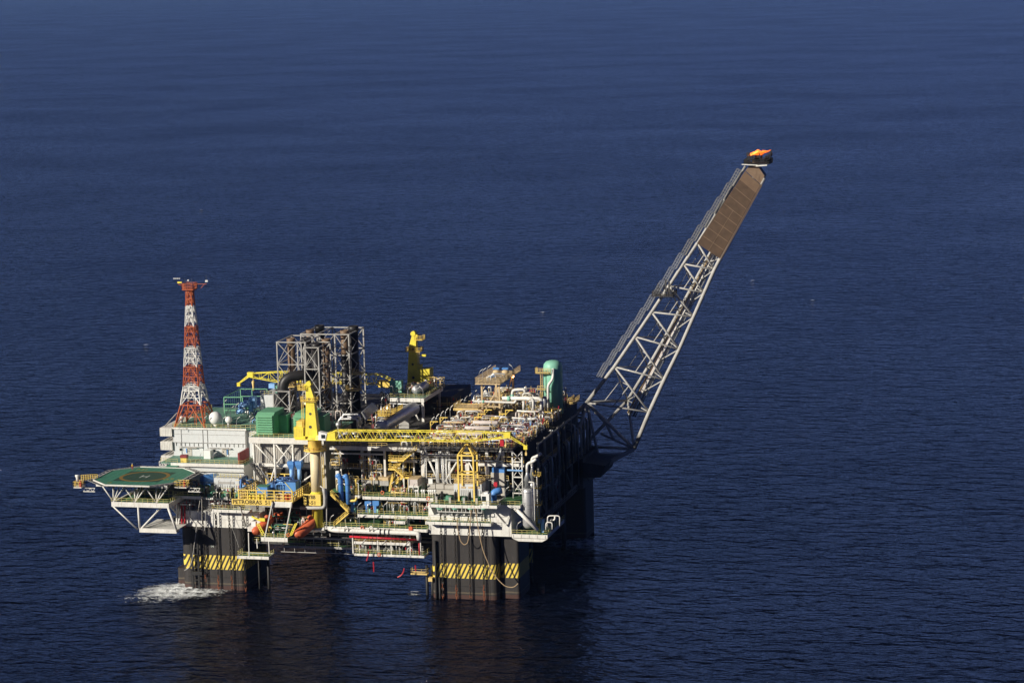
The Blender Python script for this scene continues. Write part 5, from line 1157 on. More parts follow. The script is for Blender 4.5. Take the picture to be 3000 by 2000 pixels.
for dx in (.5, 3.2):
    MB().lathe((fx[0] + dx + .8, YT + 12, ztp + .3), [(1.1, 0), (1.1, 1.4), (.9, 1.6), (.5, 1.9)], 14).build('cooler', 'tan', t); MB().box(fx[0] + dx - .1, fx[0] + dx + 1.7, YT + 11.4, YT + 12.6, ztp + 2.3, ztp + 2.8).build('cooler_motor', 'blue', t)
skid('pipe_skid', 'small pipes and valves on top of the tan tower', fx[0] + .2, fx[1], YT + 2, YT + 9, ztp + .3, 1.6, 77, n=7, frm='tan', valves='blue')
skid('pipe_skid', 'dense pipework under the tan tower', fx[0] + .6, fx[1] - .6, YT + 6, YT + 14, 40, 6, 78, n=12, frm='tan', pal=('tan', 'pink', 'steel'))
lamps([at(px, py, y=YT - 1) for px, py in ((1404, 1116), (1414, 1112))] + [(fx[0] - 1.5, YT + 12, ztp)], 'on the tan tower')
lamps([(fx[1] + .6, YT + 14, ztp)], 'at the right rear of the tan tower', 3.1)
c = at(1502, 1102, y=66); t = k = MB().sph(tuple(c), .42, 10, 8).build('work_light', 'lit'); tag(k, 'lit orange work light at the right of the tan tower', 'light')
for px, py, y, tx in ((1134, 1195, 22, 'on the platform over the big silver drum'), (895, 1182, 30, 'below the black elbow duct')): c = at(px, py, y=y); k = MB().sph(tuple(c), .26, 10, 8).build('work_light', 'lit'); tag(k, 'small lit orange work light ' + tx, 'light')
deck('roof_platform', 'yellow railed platform at the left rear edge of the right module roof', at(1328, 1193, y=50).x, at(1400, 1193, y=50).x, 50, 58, at(1328, 1196, y=50).z, 'FLR', 'tan', 'goldrail', .6, 'goldrail', 'platform')
deck('roof_platform', 'small yellow platform right of the tan tower', at(1464, 1155, y=54).x, at(1487, 1155, y=54).x, 54, 60, at(1475, 1156, y=54).z, 'FLR', 'tan', 'goldrail', .5, 'goldrail', 'platform')
# big white pipes behind the drums
def wp(pix, y, r, label, m='white', sleeve=None):
    P = [at(a, b, y=y) for a, b in pix]; t = thing('large_pipe', label, 'pipe', P[0]); MB().tube(bend(P, r * 2.2, 5), r, 12).build('pipe', m, t)
    if sleeve: a, b = (at(*s_, y=y) for s_ in sleeve); MB().tube([a, b], r * 1.3, 12).build('sleeve', 'mint', t)
wp([(1472, 1166), (1587, 1167), (1587, 1200)], 47, .55, 'fat white pipe with green sleeve bending down behind the drums', sleeve=((1487, 1167), (1496, 1167)))
wp([(1500, 1163), (1502, 1142), (1535, 1140), (1540, 1150)], 50, .42, 'white pipe arch with green foot above the fat white pipe', sleeve=((1500, 1164), (1502, 1155)))
wp([(1385, 1170), (1390, 1175), (1509, 1179), (1512, 1171)], 46, .33, 'long thin white pipe running left in front of the tan tower legs', sleeve=((1414, 1176), (1419, 1176)))
wp([(1545, 1168), (1562, 1168), (1563, 1201)], 44, .45, 'white pipe dropping just left of the fat white pipe')
wp([(1515, 1203), (1567, 1206), (1567, 1215)], 40, .25, 'thin white pipe with a short drop on the right module roof')
wp([(1500, 1223), (1538, 1226), (1538, 1232)], 30, .22, 'thin white pipe with short drop, right of the drums')
wp([(1534, 1175), (1534, 1200)], 44, .35, 'short vertical white pipe under the pipe arch')
# green tower vessel
gx = at(1619, 1055, y=62); gv = thing('green_vessel', 'tall pale green domed vessel at the right rear of the module roof', 'vessel', (gx.x, 62, 40)); gr = 2.75
MB().lathe((gx.x, 62, 40), [(gr, 0), (gr, gx.z - 40 - 1.9), (gr * .93, gx.z - 40 - 1.0), (gr * .72, gx.z - 40 - .35), (gr * .4, gx.z - 40 - .05), (.05, gx.z - 40)], 32).build('shell', 'mint', gv)
zz = at(1590, 1091, y=60).z
q = MB().box(gx.x - gr - 1.6, gx.x - .2, 58, 60.6, zz, zz + .15); rail_mb(q, [(gx.x - gr - 1.6, 60.6, zz), (gx.x - gr - 1.6, 58, zz), (gx.x + .2, 58, zz)], 1.5, .8, .12, mids=2); q.build('service_platform', 'goldrail', gv)
q = MB()
for x in (-2.9, -2.4): q.bar((gx.x + x, 58.6, 41), (gx.x + x, 58.6, zz), .12)
for i in range(16): q.bar((gx.x - 2.9, 58.6, 41.5 + i * .6), (gx.x - 2.4, 58.6, 41.5 + i * .6), .1)
for z in (44, 47.5): q.box(gx.x - 3.6, gx.x - 1.4, 57.6, 59, z, z + .12); rail_mb(q, [(gx.x - 3.6, 57.6, z), (gx.x - 1.4, 57.6, z)], 1.2, .7, .1)
q.build('ladder', 'goldrail', gv)
MB().tube(bend([(gx.x + .8, 59, zz + 1.4), (gx.x + .8, 58.6, zz - 1.6), (gx.x - .6, 58, zz - 3.4), (gx.x - .6, 58, 42)], 1.0, 5), .4, 10).build('side_pipe', 'white', gv)
MB().lathe((gx.x - 1.2, 56, 40), [(.7, 0), (.7, 5.6), (.5, 6.0)], 14).build('small_column', 'steel', gv)
for i in range(4): q = None
skid('pipe_skid', 'yellow and silver piping round the foot of the green vessel', gx.x - 6, gx.x + 3, 50, 56, 40, 3.6, 91, n=12, frm='goldrail', pal=('silver', 'yellow', 'tan', 'white'))
skid('pipe_skid', 'yellow railed pipework right of the green vessel', 91, 95, 60, 74, 40, 3.4, 92, n=8, frm='goldrail', pal=('silver', 'tan'))
deck('roof_platform', 'small yellow platform overhanging the right rear roof corner', at(1668, 1172, y=70).x, at(1684, 1172, y=70).x, 70, 76, at(1670, 1178, y=70).z, 'FLR', 'tan', 'goldrail', .5, 'goldrail', 'platform')
for i, (x0, x1, y0, y1, z, h, f) in enumerate(((42, 47, 6, 9, 33.4, 3.4, 'dark'), (49, 55, 9, 12, 33, 4.5, 'grey'), (57, 66, 12, 15, 33, 5, 'goldrail'), (60, 66, 3, 6, 27.1, 2.4, 'goldrail'), (47, 53, 3, 6, 27.1, 2, 'rail'))): skid('pipe_skid', 'crowded pipes, valves and posts in the middle bay, %s patch' % ORDS[i], x0, x1, y0, y1, z, h, 960 + i, n=12, rr=(.06, .2), frm=f, pal=('white', 'steel', 'grey', 'silver', 'goldrail'))
for i, (x0, x1, y, z) in enumerate(((42, 56, 9.4, 33.3), (59, 66, 9.2, 35.9), (44, 50, 6.6, 30.4), (68, 92, 8.5, 31.2))):
    t = thing('inner_walkway', 'narrow inner walkway with yellow rails behind the front posts, %s one' % ORDS[i], 'walkway', (x0, y, z)); MB().box(x0, x1, y, y + 1.2, z - .2, z).build('floor', 'grey', t); q = MB(); rail_mb(q, [(x0, y, z), (x1, y, z)], 1.2, 1.2, .09); q.build('railing', 'goldrail', t)
# ------------------------------------------------------------------ middle roof: big drum, pipe loops, sphere deck
a = at(1118, 1243, y=18); t = thing('horizontal_drum', 'big silver horizontal drum pointing at the camera on the middle roof', 'vessel', (a.x, 18, 39.2)); r = 1.9
MB().drum((a.x, 17, a.z - .3), (a.x + 1.2, 46, a.z - .3), r, 26, .45).build('shell', 'silver', t)
q = MB().box(a.x - 1.5, a.x + 1.5, 21, 21.8, 39.2, a.z - .6).box(a.x - 1.2, a.x + 1.8, 38, 38.8, 39.2, a.z - .6); q.build('saddle', 'grey', t)
q = MB().box(a.x - 1.8, a.x + 1.9, 20, 32, a.z + 1.95, a.z + 2.1); rail_mb(q, [(a.x - 1.8, 32, a.z + 2.1), (a.x - 1.8, 20, a.z + 2.1), (a.x + 1.9, 20, a.z + 2.1), (a.x + 1.9, 32, a.z + 2.1)], 1.3, 1, .1, mids=2); q.build('top_platform', 'yellow', t)
for i in range(5): x = a.x - 1.2 + i * .6; MB().tube([(x, 22 + i, a.z + 2), (x, 22 + i, a.z + 4.4 - .3 * (i % 2))], .2, 8).build('nozzle', ('silver', 'white')[i % 2], t)
MB().tube([(a.x - 2.2, 17.6, 39.3), (a.x - 2.2, 17.6, a.z + 2)], .18, 8).tube([(a.x - 2.6, 17.6, 39.3), (a.x - 2.6, 17.6, a.z + 3)], .12, 8).build('drain_pipe', 'maroon', t)
wp([(992, 1262), (991, 1235), (1000, 1222), (1005, 1221), (1006, 1214), (1052, 1213), (1057, 1245)], 12, .34, 'silver pipe loop right of the yellow crane tower, outer one', 'silver')
wp([(993, 1260), (993, 1227), (1047, 1226), (1049, 1258)], 10.5, .3, 'silver pipe loop right of the yellow crane tower, inner one', 'silver')
wp([(1018, 1221), (1050, 1220)], 11, .3, 'short fat silver pipe inside the silver pipe loops', 'silver')
c = at(991, 1243, y=9.5); k = MB().sph(tuple(c), .75, 16, 12).tube([(c.x, c.y, c.z - 1.6), tuple(c)], .15, 8).build('ball_vessel', 'silver'); tag(k, 'silver ball shaped vessel at the foot of the silver pipe loops', 'vessel')
t = thing('pipe_ramp', 'sloping bundle of dark insulated pipes rising towards the sphere deck', 'pipes', at(1062, 1212, y=18))
for i in range(6):
    a_ = at(1060 + i * 2.5, 1209 + i * 4.2, y=16); b_ = at(1090 + i * 3, 1181 + i * 2.8, y=34); MB().tube([a_, b_], .24, 8).build('pipe', 'steel', t)
ys = 48; s0 = at(1142, 1166, y=ys); s1 = at(1242, 1167, y=ys)
t = deck('sphere_deck', 'raised green deck with yellow rails carrying the silver sphere, middle rear', s0.x, s1.x, ys, ys + 20, s0.z, 'FLR', 'roofgreen', 'white', 1.0, 'rail', 'deck')
q = MB().bar((s1.x - .5, ys + .4, 39.3), (s1.x - .5, ys + .4, s0.z - 1.05), .7).bar((s0.x + 2, ys + 4, 39.3), (s0.x + 2, ys + 4, s0.z - 1.05), .5).bar((s0.x + 5.4, ys + 1, s0.z - 1.2), (s1.x - 2, ys + 1, 39.6), .4).bar((s1.x - .5, ys + 18, 39.3), (s1.x - .5, ys + 18, s0.z - 1.05), .5); q.build('post', 'white', t)
q = MB().tube([(s0.x, ys - .4, s0.z - 1.5), (s1.x - 1, ys - .4, s0.z - 1.7)], .22, 8); q.build('pipe', 'silver', t)
c = at(1219, 1141, y=54); t = thing('sphere_tank', 'shiny silver round ended tank on the raised middle deck', 'tank', (c.x, 54, s0.z)); MB().drum((c.x, 52.6, c.z), (c.x + .6, 62, c.z), 1.35, 24, .8).build('shell', 'silver', t); MB().box(c.x - .9, c.x + .9, 55, 55.6, s0.z, c.z).build('saddle', 'grey', t)
c = at(1158, 1142, y=58); t = thing('green_box_unit', 'pale green box unit on the raised middle deck', 'equipment', (c.x, 58, s0.z)); MB().box(c.x - 1.7, c.x + 1.9, 58, 60, s0.z, s0.z + 3.4).build('shell', 'mint', t)
skid('pipe_skid', 'pipes and valves along the raised middle deck', s0.x + 3, s1.x - 5, 54, 62, s0.z, 3.4, 95, n=10, frm='goldrail', pal=('silver', 'white', 'tan'))
skid('pipe_skid', 'yellow railed pipework between far crane and sphere', s1.x - 4, s1.x + 1, 62, 68, s0.z, 4, 96, n=8, frm='yellow', pal=('silver', 'tan'))
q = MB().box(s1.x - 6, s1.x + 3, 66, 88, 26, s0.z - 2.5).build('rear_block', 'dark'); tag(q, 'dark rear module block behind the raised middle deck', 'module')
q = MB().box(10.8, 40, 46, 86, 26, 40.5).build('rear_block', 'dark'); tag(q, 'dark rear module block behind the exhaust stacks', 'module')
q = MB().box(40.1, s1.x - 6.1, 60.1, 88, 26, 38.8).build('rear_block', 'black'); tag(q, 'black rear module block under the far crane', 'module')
lamps([at(1170, 1166, y=49), at(1195, 1166, y=49), at(1222, 1166, y=49)], 'on the raised middle deck')
lamps([at(1240, 1166, y=49)], 'ending the raised middle deck', 3.0)
for i, (x0, y0, h) in enumerate(((42, 46, 6), (47, 50, 8), (42, 52, 9), (49, 58, 7))): skid('pipe_skid', 'dark piping in the shade beside the rear stack frame, %s' % ORDS[i], x0, x0 + 5, y0, y0 + 5, 39.3, h, 120 + i, n=9, frm='dark', pal=('dark', 'steel', 'dark', 'silver'))
for i, (x0, x1, y0, h) in enumerate(((26, 33, 20, 3), (33, 39, 22, 5), (14, 26, 25, 3))): skid('pipe_skid', 'rusty pipework on the power module roof, %s from the right' % ORDS[i], x0, x1, y0, y0 + 6, 41.5, h, 130 + i, n=9, frm='maroon' if i == 0 else 'grey', pal=('pink', 'steel', 'tan'))
# left rear: green cage, blue ducts, pale building
t = thing('green_cage', 'green tubular fence cage behind the radomes at the left rear', 'fence', at(655, 1190, y=52)); q = MB()
ca = [at(656, 1163, y=50), at(710, 1163, y=50), at(748, 1160, y=52)]
for i, p in enumerate(ca):
    q.bar((p.x, p.y, 40.3), p, .25)
q.bar(ca[0], ca[1], .25).bar(ca[0] - Z * 2.1, ca[1] - Z * 2.1, .22).bar(ca[0] - Z * 3.9, ca[1] - Z * 3.9, .22)
cb_ = [at(704, 1139, y=66), at(738, 1139, y=66), at(782, 1139, y=66)]
for p in cb_: q.bar((p.x, p.y, 41), p, .22)
q.bar(cb_[0], cb_[2], .22).bar(cb_[0] - Z * 2.2, cb_[2] - Z * 2.2, .2).bar(ca[0], cb_[0], .14)
q.build('frame', 'green' if 0 else 'louvre', t)
q = MB()
for i in range(9): p = ca[0].lerp(cb_[0], i / 8); q.bar((p.x, p.y, 40.4), p, .05)
q.build('net', 'green', t)
t = thing('blue_ducts', 'group of light blue ventilation ducts at the left rear of the roof', 'duct', at(725, 1205, y=42))
def bx(pa, pb, y, d, m='lightblue', nm='duct_box', par=None):
    x0, x1, z0, z1 = FR(pa[0], pa[1], pb[0], pb[1], y); return MB().box(x0, x1, y, y + d, z0, z1).build(nm, m, par or t)
bx((729, 1163), (746, 1176), 44, 2); bx((728, 1178), (738, 1206), 43.8, 1.5); bx((740, 1176), (747, 1196), 44.2, 1.5); bx((718, 1190), (727, 1202), 44, 2, 'louvre', 'green_panel')
P = [at(702, 1202, y=43), at(703, 1184, y=43), at(722, 1180, y=43), at(730, 1176, y=43)]; MB().tube(bend(P, .8), .55, 8).build('duct_pipe', 'lightblue', t)
P = [at(704, 1196, y=42), at(712, 1188, y=42), at(732, 1186, y=42)]; MB().tube(bend(P, .8), .5, 8).build('duct_pipe', 'lightblue', t)
P = [at(694, 1206, y=41), at(715, 1203, y=41)]; MB().tube(P, .7, 10).build('duct_pipe', 'lightblue', t)
t = thing('rear_room', 'pale building with vents left of the grey stack frames', 'building', at(770, 1205, y=44)); bx((764, 1157), (800, 1207), 44, 12, 'wall', 'wall', t); x0, x1, z0, z1 = FR(764, 1157, 800, 1207, 44)
q = MB(); rail_mb(q, [(x0, 44, z1), (x1, 44, z1)], 1.2); q.build('roof_railing', 'rail', t); MB().box(x0 + 3, x1, 48, 52, z1, z1 + 2).build('roof_unit', 'mint', t)
bx((787, 1124), (804, 1137), 56, 2, 'lightblue', 'roof_duct', t)
for i, (x0, y0, h) in enumerate(((0, 48, 2.2), (5, 42, 2.0), (9, 34, 1.6))): skid('pipe_skid', 'low tangle of silver ducts on the green roof behind the radomes, %s from the left' % ORDS[i], x0, x0 + 6, y0, y0 + 6, 40.3, h, 140 + i, n=8, frm='dark', valves='blue', pal=('steel', 'lightblue', 'silver'))
# ------------------------------------------------------------------ left front: blue equipment platform, sign, lifeboats
deck('left_main_deck', 'dark green deck over the left column, half in the shade of the helideck', -2, 19, .3, 16, 26.0, 'F', cat='deck')
x0, x1, z0, z1 = FR(627, 1400, 700, 1432, 7)
t = thing('grey_locker_room', 'grey ribbed room below the terrace, right of the helideck', 'building', (x0, 7, 26)); MB().box(x0, x1, 7, 12, 26.1, z1).build('wall', 'wall', t)
q = MB(); rail_mb(q, [(x0, 7, z1), (x1, 7, z1)], 1.2, 1, .09); q.build('roof_railing', 'rail', t)
q = MB()
for i in range(10): q.box(x0 + .4 + i * .68, x0 + .52 + i * .68, 6.9, 6.997, 26.2, z1 - 2)
q.box(x0 + 1.4, x1 - 1.4, 6.88, 6.996, z1 - 1.6, z1 - 1.0).build('rib', 'grey', t)
bay('dark piping in the shade under the right edge of the helideck', 1, 9, 3, 6, 26.1, 3.4, 601, frm='dark', pal=('navy', 'steel', 'blue'))
t = thing('blue_tank', 'large blue curved tank in the shade behind the helideck edge', 'tank', (4, 9, 26)); a = at(606, 1395, y=10); MB().drum((a.x - 1.5, 9, a.z - 1), (a.x + 2.5, 13, a.z - 1), 1.5, 18).build('shell', 'blue', t)
bay('blue machinery beside the stair of the power module', 14.5, 18.5, 5, 10, 26.1, 4.4, 602, frm='yellow', pal=('blue', 'lightblue', 'navy'), n=6, rr=(.2, .45))
# equipment platform in front of the power module
pf0, pf1 = at(700, 1468, y=-6), at(857, 1472, y=-6); zf = (pf0.z + pf1.z) / 2 + .3
t = thing('laydown_platform', 'yellow walled laydown platform with blue machinery above the lifeboats', 'platform', (pf0.x, -6, zf))
MB().box(pf0.x, pf1.x, -5.9, 9, zf - .4, zf).build('floor', 'yellow', t)
MB().box(pf0.x + 6.6, pf1.x - .1, -6.05, -5.903, zf - 1.6, zf - .1).build('front_girder', 'white', t)
def wall(name, a, b, h, n, m='cream'):
    q = MB(); a = Vector(a); b = Vector(b)
    for i in range(n + 1): p = a.lerp(b, i / n); q.bar(p, p + Z * h, .3 if (b - a).y == 0 else .26)
    for k in range(4): zz = h * (.12 + .29 * k); q.bar(a + Z * zz, b + Z * zz, .22 if k == 3 else .14)
    q.build(name, m, t)
hw = at(780, 1436, y=-6).z - zf
wall('windwall', (pf0.x, -6, zf), (pf1.x, -6, zf), hw, 6, 'yellow'); wall('windwall', (pf0.x, -5.8, zf), (pf0.x, 9, zf), hw * .8, 9, 'goldrail'); wall('windwall', (pf1.x, -5.8, zf), (pf1.x, 9, zf), hw * .8, 9, 'yellow')
wall('windwall', (pf0.x + 2.5, 9.2, zf + 1.4), (pf1.x - 5.6, 9.2, zf + 1.4), 3.0, 4, 'yellow')
for i, (pxa, pxb, pyt, y, lab) in enumerate(((752, 783, 1426, 0, 'left blue container with yellow edges on the laydown platform'), (835, 866, 1412, 1.5, 'right blue container on the laydown platform'), (780, 840, 1421, 5, 'wide low blue machine at the back of the laydown platform'))):
    xa, xb, _, zt = FR(pxa, pyt, pxb, 1440, y); k = thing('blue_container', lab, 'container', (xa, y, zf)); MB().box(xa, xb, y, y + 2.8, zf, zt).build('shell', 'blue', k); MB().box(xa - .05, xb + .05, y - .06, y + 2.8, zt, zt + .18).build('roof', ('green', 'navy', 'blue')[i], k)
    if i < 2: q = MB().bar((xa, y - .05, zt), (xb, y - .05, zf + .2), .14); q.build('stripe', 'lemon', k)
for i, (pxa, pxb) in enumerate(((730, 745), (753, 761), (764, 772))):
    xa, xb, za, zt = FR(pxa, 1449, pxb, 1464, -5); k = MB().box(xa, xb, -5.2, -3.6, zf, zt).build('yellow_crate', 'lemon'); tag(k, 'yellow crate behind the front windwall, %s from the left' % ORDS[i], 'crate', 'yellow crates')
for i, px in enumerate((821, 844)):
    c = at(px, 1455, y=-4.6); k = thing('hose_reel', 'brownish drum reel behind the windwall, %s one' % ('left', 'right')[i], 'reel', (c.x, -4.6, zf)); MB().tube([(c.x, -5, c.z + .1), (c.x, -3.8, c.z + .1)], 1.0, 16).build('drum', 'orange' if i else 'tan', k)
    P = [(c.x + 1.25 * math.cos(PI / 4 * j + PI / 8), -5.2, c.z + .1 + 1.25 * math.sin(PI / 4 * j + PI / 8)) for j in range(9)]; MB().tube(P, .09, 5, cap=False).build('rim', 'white', k)
skid('pipe_skid', 'blue pipes and frames between the blue containers', pf0.x + 7, pf1.x - 3.5, 2, 6.5, zf + 1, 3.4, 990, n=14, rr=(.1, .28), frm='blue', pal=('blue', 'lightblue', 'navy'), valves='lightblue')
for i, px in enumerate((855, 878)):
    a = at(px, 1404, y=8); c = thing('twin_blue_duct', 'blue ventilation cowl duct on the laydown platform, %s of the pair' % ('left', 'right')[i], 'duct', (a.x, 8, zf), 'pair of blue cowl ducts')
    MB().tube([(a.x, 8, zf), (a.x, 8, a.z)], .34, 12).tube([(a.x, 8, a.z), (a.x, 8, a.z + 3)], .55, 14).build('duct', 'lightblue', c)
    MB().add([(a.x - .9, 7.2, a.z + 4.2), (a.x + .9, 7.2, a.z + 4.2), (a.x + .45, 7.6, a.z + 2.8), (a.x - .45, 7.6, a.z + 2.8), (a.x - .9, 9, a.z + 4.2), (a.x + .9, 9, a.z + 4.2), (a.x + .45, 8.5, a.z + 2.8), (a.x - .45, 8.5, a.z + 2.8)], [(0, 3, 2, 1), (4, 5, 6, 7), (0, 4, 7, 3), (1, 2, 6, 5)]).box(a.x - .9, a.x + .9, 7.1, 9, a.z + 4.2, a.z + 5.2).build('cowl', 'blue', c)
# sign boards with the platform's name
sx0, sx1, sz0, sz1 = FR(679, 1461, 796, 1480, -6.6)
sg = thing('name_board', 'long yellow name board with dark letters on the left front', 'sign', (sx0, -6.6, sz0))
MB().box(sx0, sx1, -6.6, -6.35, sz0 + .1, sz1 - .1).build('board', 'yellow', sg)
text_mesh('PETROBRAS  51', 1.55, (sx0 + .25, -6.6, sz0 + .42), (1, 0, 0), (0, 0, 1), 'lettering', 'dryletters', sg, .015, 1.02)
sx0, sx1, sz0, sz1 = FR(889, 1447, 939, 1480, -2.6)
sg = thing('call_sign_board', 'square yellow board with the call sign in front of the crane foot', 'sign', (sx0, -2.6, sz0))
MB().box(sx0, sx1, -2.6, -2.4, sz0, sz1).build('board', 'yellow', sg)
text_mesh('PSYBB', 1.35, (sx0 + .25, -2.6, sz0 + 1.85), (1, 0, 0), (0, 0, 1), 'lettering', 'dryletters', sg, .015, .88)
text_mesh('P-51', 1.35, (sx0 + .9, -2.6, sz0 + .3), (1, 0, 0), (0, 0, 1), 'lettering', 'dryletters', sg, .015, 1.1)
wp([(880, 1487), (946, 1487), (952, 1480), (952, 1452), (948, 1430)], -2.9, .45, 'grey pipe bending up right of the call sign board', 'grey')
wp([(938, 1423), (948, 1430), (957, 1440), (957, 1545)], -2.6, .14, 'thin white pipe bending down right of the crane foot', 'white')
# white legs down to the lifeboat platform
za = zf - .3
lp0, lp1 = at(765, 1573, y=-7), at(843, 1577, y=-7); zl_ = lp0.z
t = thing('lifeboat_platform', 'green lifeboat platform hung on two slanting white legs', 'platform', (lp0.x, -7, zl_))
MB().box(lp0.x, lp1.x, -7, 3, zl_ - .15, zl_).build('floor', 'deckgreen', t)
MB().box(lp0.x, lp1.x, -7.2, -7.003, zl_ - 1.05, zl_ + .1).box(lp0.x + .9, lp0.x + 1.0, -7.26, -7.203, zl_ - 1, zl_).box(lp1.x - 1, lp1.x - .9, -7.26, -7.203, zl_ - 1, zl_).build('front_girder', 'white', t)
for (pa, pb) in (((798, 1470), (776, 1572)), ((854, 1472), (834, 1574))):
    MB().bar(at(*pa, y=-6.4), at(*pb, y=-6.8), .42, .3).build('leg', 'white', t)
for (pa, pb) in (((702, 1478), (720, 1540)),): MB().tube([at(*pa, y=-5), at(*pb, y=-.2)], .24, 8).build('strut', 'grey', t)
q = MB(); rail_mb(q, [(lp0.x, -7, zl_), (lp1.x, -7, zl_)], 1.15, 1, .08); q.build('railing', 'rail', t)
MB().box(at(725, 1543, y=-3).x, at(752, 1543, y=-3).x, -3, 2, at(730, 1556, y=-3).z, at(730, 1543, y=-3).z).build('side_box', 'white', t)
q = MB()
for px, pt, pb_ in ((728, 1560, 1632), (752, 1577, 1605), (787, 1585, 1622)): a = at(px, pt, y=-4.5); b = at(px + 2, pb_, y=-4.5); q.bar(a, b, .22)
q.build('hanger', 'white', t)
bay('winches, brackets and pipes crowded on the lifeboat platform', lp0.x + .8, lp1.x - .6, -5, 1, zl_, 2.6, 610, n=9, frm='green', pal=('yellow', 'steel', 'green', 'dark'), valves='yellow')
bay('dark machinery behind the lifeboats under the laydown platform', lp0.x - 3, lp1.x + 2, 3, 7, 18, 5, 611, n=8, frm='dark', pal=('dark', 'steel', 'green'))
c = at(815, 1508, y=4); k = MB().box(c.x - 1.2, c.x + 1, 4, 5.4, c.z - 1, c.z + .5).box(c.x - 1.8, c.x - 1.21, 4, 5, c.z - .2, c.z + .3).build('orange_boat_gear', 'orange'); tag(k, 'orange gear in the shade between the two white legs', 'rescue gear')
c = at(801, 1559, y=-7.4); k = MB().sph(tuple(c), .38, 14, 10).bar((c.x, c.y, c.z - 1.6), tuple(c), .1).build('search_light', 'silver'); tag(k, 'round silver searchlight at the front of the lifeboat platform', 'light')
a, b = at(738, 1512, y=-3), at(763, 1524, y=-3); k = MB().bar(a, b, .45).box(b.x - .2, b.x + 1.4, -3.4, -2.6, b.z - .1, b.z + .7).build('davit_arm', 'lemon'); tag(k, 'yellow davit arm above the left lifeboat', 'davit')
k = MB().box(at(737, 1535, y=-3).x, at(750, 1535, y=-3).x, -3.3, -2.2, at(740, 1541, y=-3).z, at(740, 1527, y=-3).z).build('white_machine', 'dome'); tag(k, 'white machine box left of the left lifeboat', 'machine')
def lifeboat(cx, cy, cz, L, dirv, label, sc=1.):
    """enclosed boat: hull with pointed bow towards the camera, rounded canopy and a raised cockpit at the stern"""
    t = thing('lifeboat', label, 'lifeboat', (cx, cy, cz), 'two orange lifeboats'); d = Vector(dirv).normalized(); s = Vector((d.y, -d.x, 0)).normalized(); u = s.cross(d) * -1
    if u.z < 0: u = -u
    sec = []; N = 14; M_ = 12
    def ring_(f, top):
        b = 1.35 * sc * max(.03, math.sin(min(1, (1 - abs(f * 2 - 1) ** 2.6) ** .55) * PI / 2)); 
        P = []
        for j in range(M_ + 1):
            a = PI * j / M_
            if top: P.append((math.cos(a) * b, math.sin(a) ** .8 * 1.25 * sc * (b / 1.35 / sc) ** .6))
            else: P.append((math.cos(a) * b, -math.sin(a) ** .7 * 1.25 * sc * (b / 1.35 / sc) ** .35))
        return P
    for nm, top in (('canopy', True), ('boat_hull', False)):
        vs = []; fs = []
        for i in range(N + 1):
            f = i / N; c = Vector((cx, cy, cz)) + d * (f - .5) * L
            for x, z in ring_(f, top): vs.append(c + s * x + u * (z + (.5 * sc * (abs(f - .5) * 2) ** 3 if not top else .5 * sc * (abs(f - .5) * 2) ** 3)))
        for i in range(N):
            for j in range(M_): k = i * (M_ + 1) + j; fs.append((k, k + 1, k + M_ + 2, k + M_ + 1))
        MB().add(vs, fs, True).build(nm, 'orange', t)
    c = Vector((cx, cy, cz)) - d * L * .28 + u * 1.4 * sc; MB().sph(tuple(c), .75 * sc, 12, 8, (1, 1, .8)).build('cockpit', 'orange', t)
    q = MB(); c = Vector((cx, cy, cz)) + d * L * .42 + u * .65 * sc; q.sph(tuple(c + s * .3), .2, 8, 6).sph(tuple(c - s * .3), .2, 8, 6); c = Vector((cx, cy, cz)) - d * L * .2 + u * 1.75 * sc; q.box(c.x - .25, c.x + .25, c.y - .55, c.y - .45, c.z - .25, c.z + .1); q.build('window', 'glass', t)
    return t
a = at(749, 1558, y=-6); lifeboat(a.x + 1.0, -2.6, a.z + 1.0, 8.2, (-.42, -.86, -.42), 'left orange enclosed lifeboat beside the left white leg')
a = at(874, 1562, y=-6); lifeboat(a.x + 1.2, -2.6, a.z + .9, 8.8, (-.5, -.78, -.5), 'right orange enclosed lifeboat below the call sign board', 1.12)
for (pa, pb, lab) in (((752, 1534), (770, 1568), 'left'), ((864, 1534), (849, 1568), 'right')):
    a, b = at(*pa, y=-6.5), at(*pb, y=-6.5); q = MB().bar(a, b, .18).bar(a + Vector((.6, 0, .2)), b + Vector((.6, 0, .2)), .18)
    for i in range(8): f = i / 7; q.bar(a.lerp(b, f), a.lerp(b, f) + Vector((.6, 0, .2)), .16)
    k = q.build('launch_rail', 'lemon'); tag(k, 'yellow ladder like launch rail at the %s lifeboat' % lab, 'launch rail')
for px, y in ((888, -1), (902, -.5)): pass
bay('grey hoisting gear above the right lifeboat', at(874, 1530, y=-2).x, at(905, 1530, y=-2).x, -2, 2, at(880, 1540, y=-2).z, 2.6, 612, n=6, frm='tan', pal=('pink', 'grey', 'steel'), valves='yellow')
deck('crane_foot_deck', 'green deck round the yellow foot of the near crane', 37.4, 42.1, -.8, 8, 18.6, 'F', cat='deck')
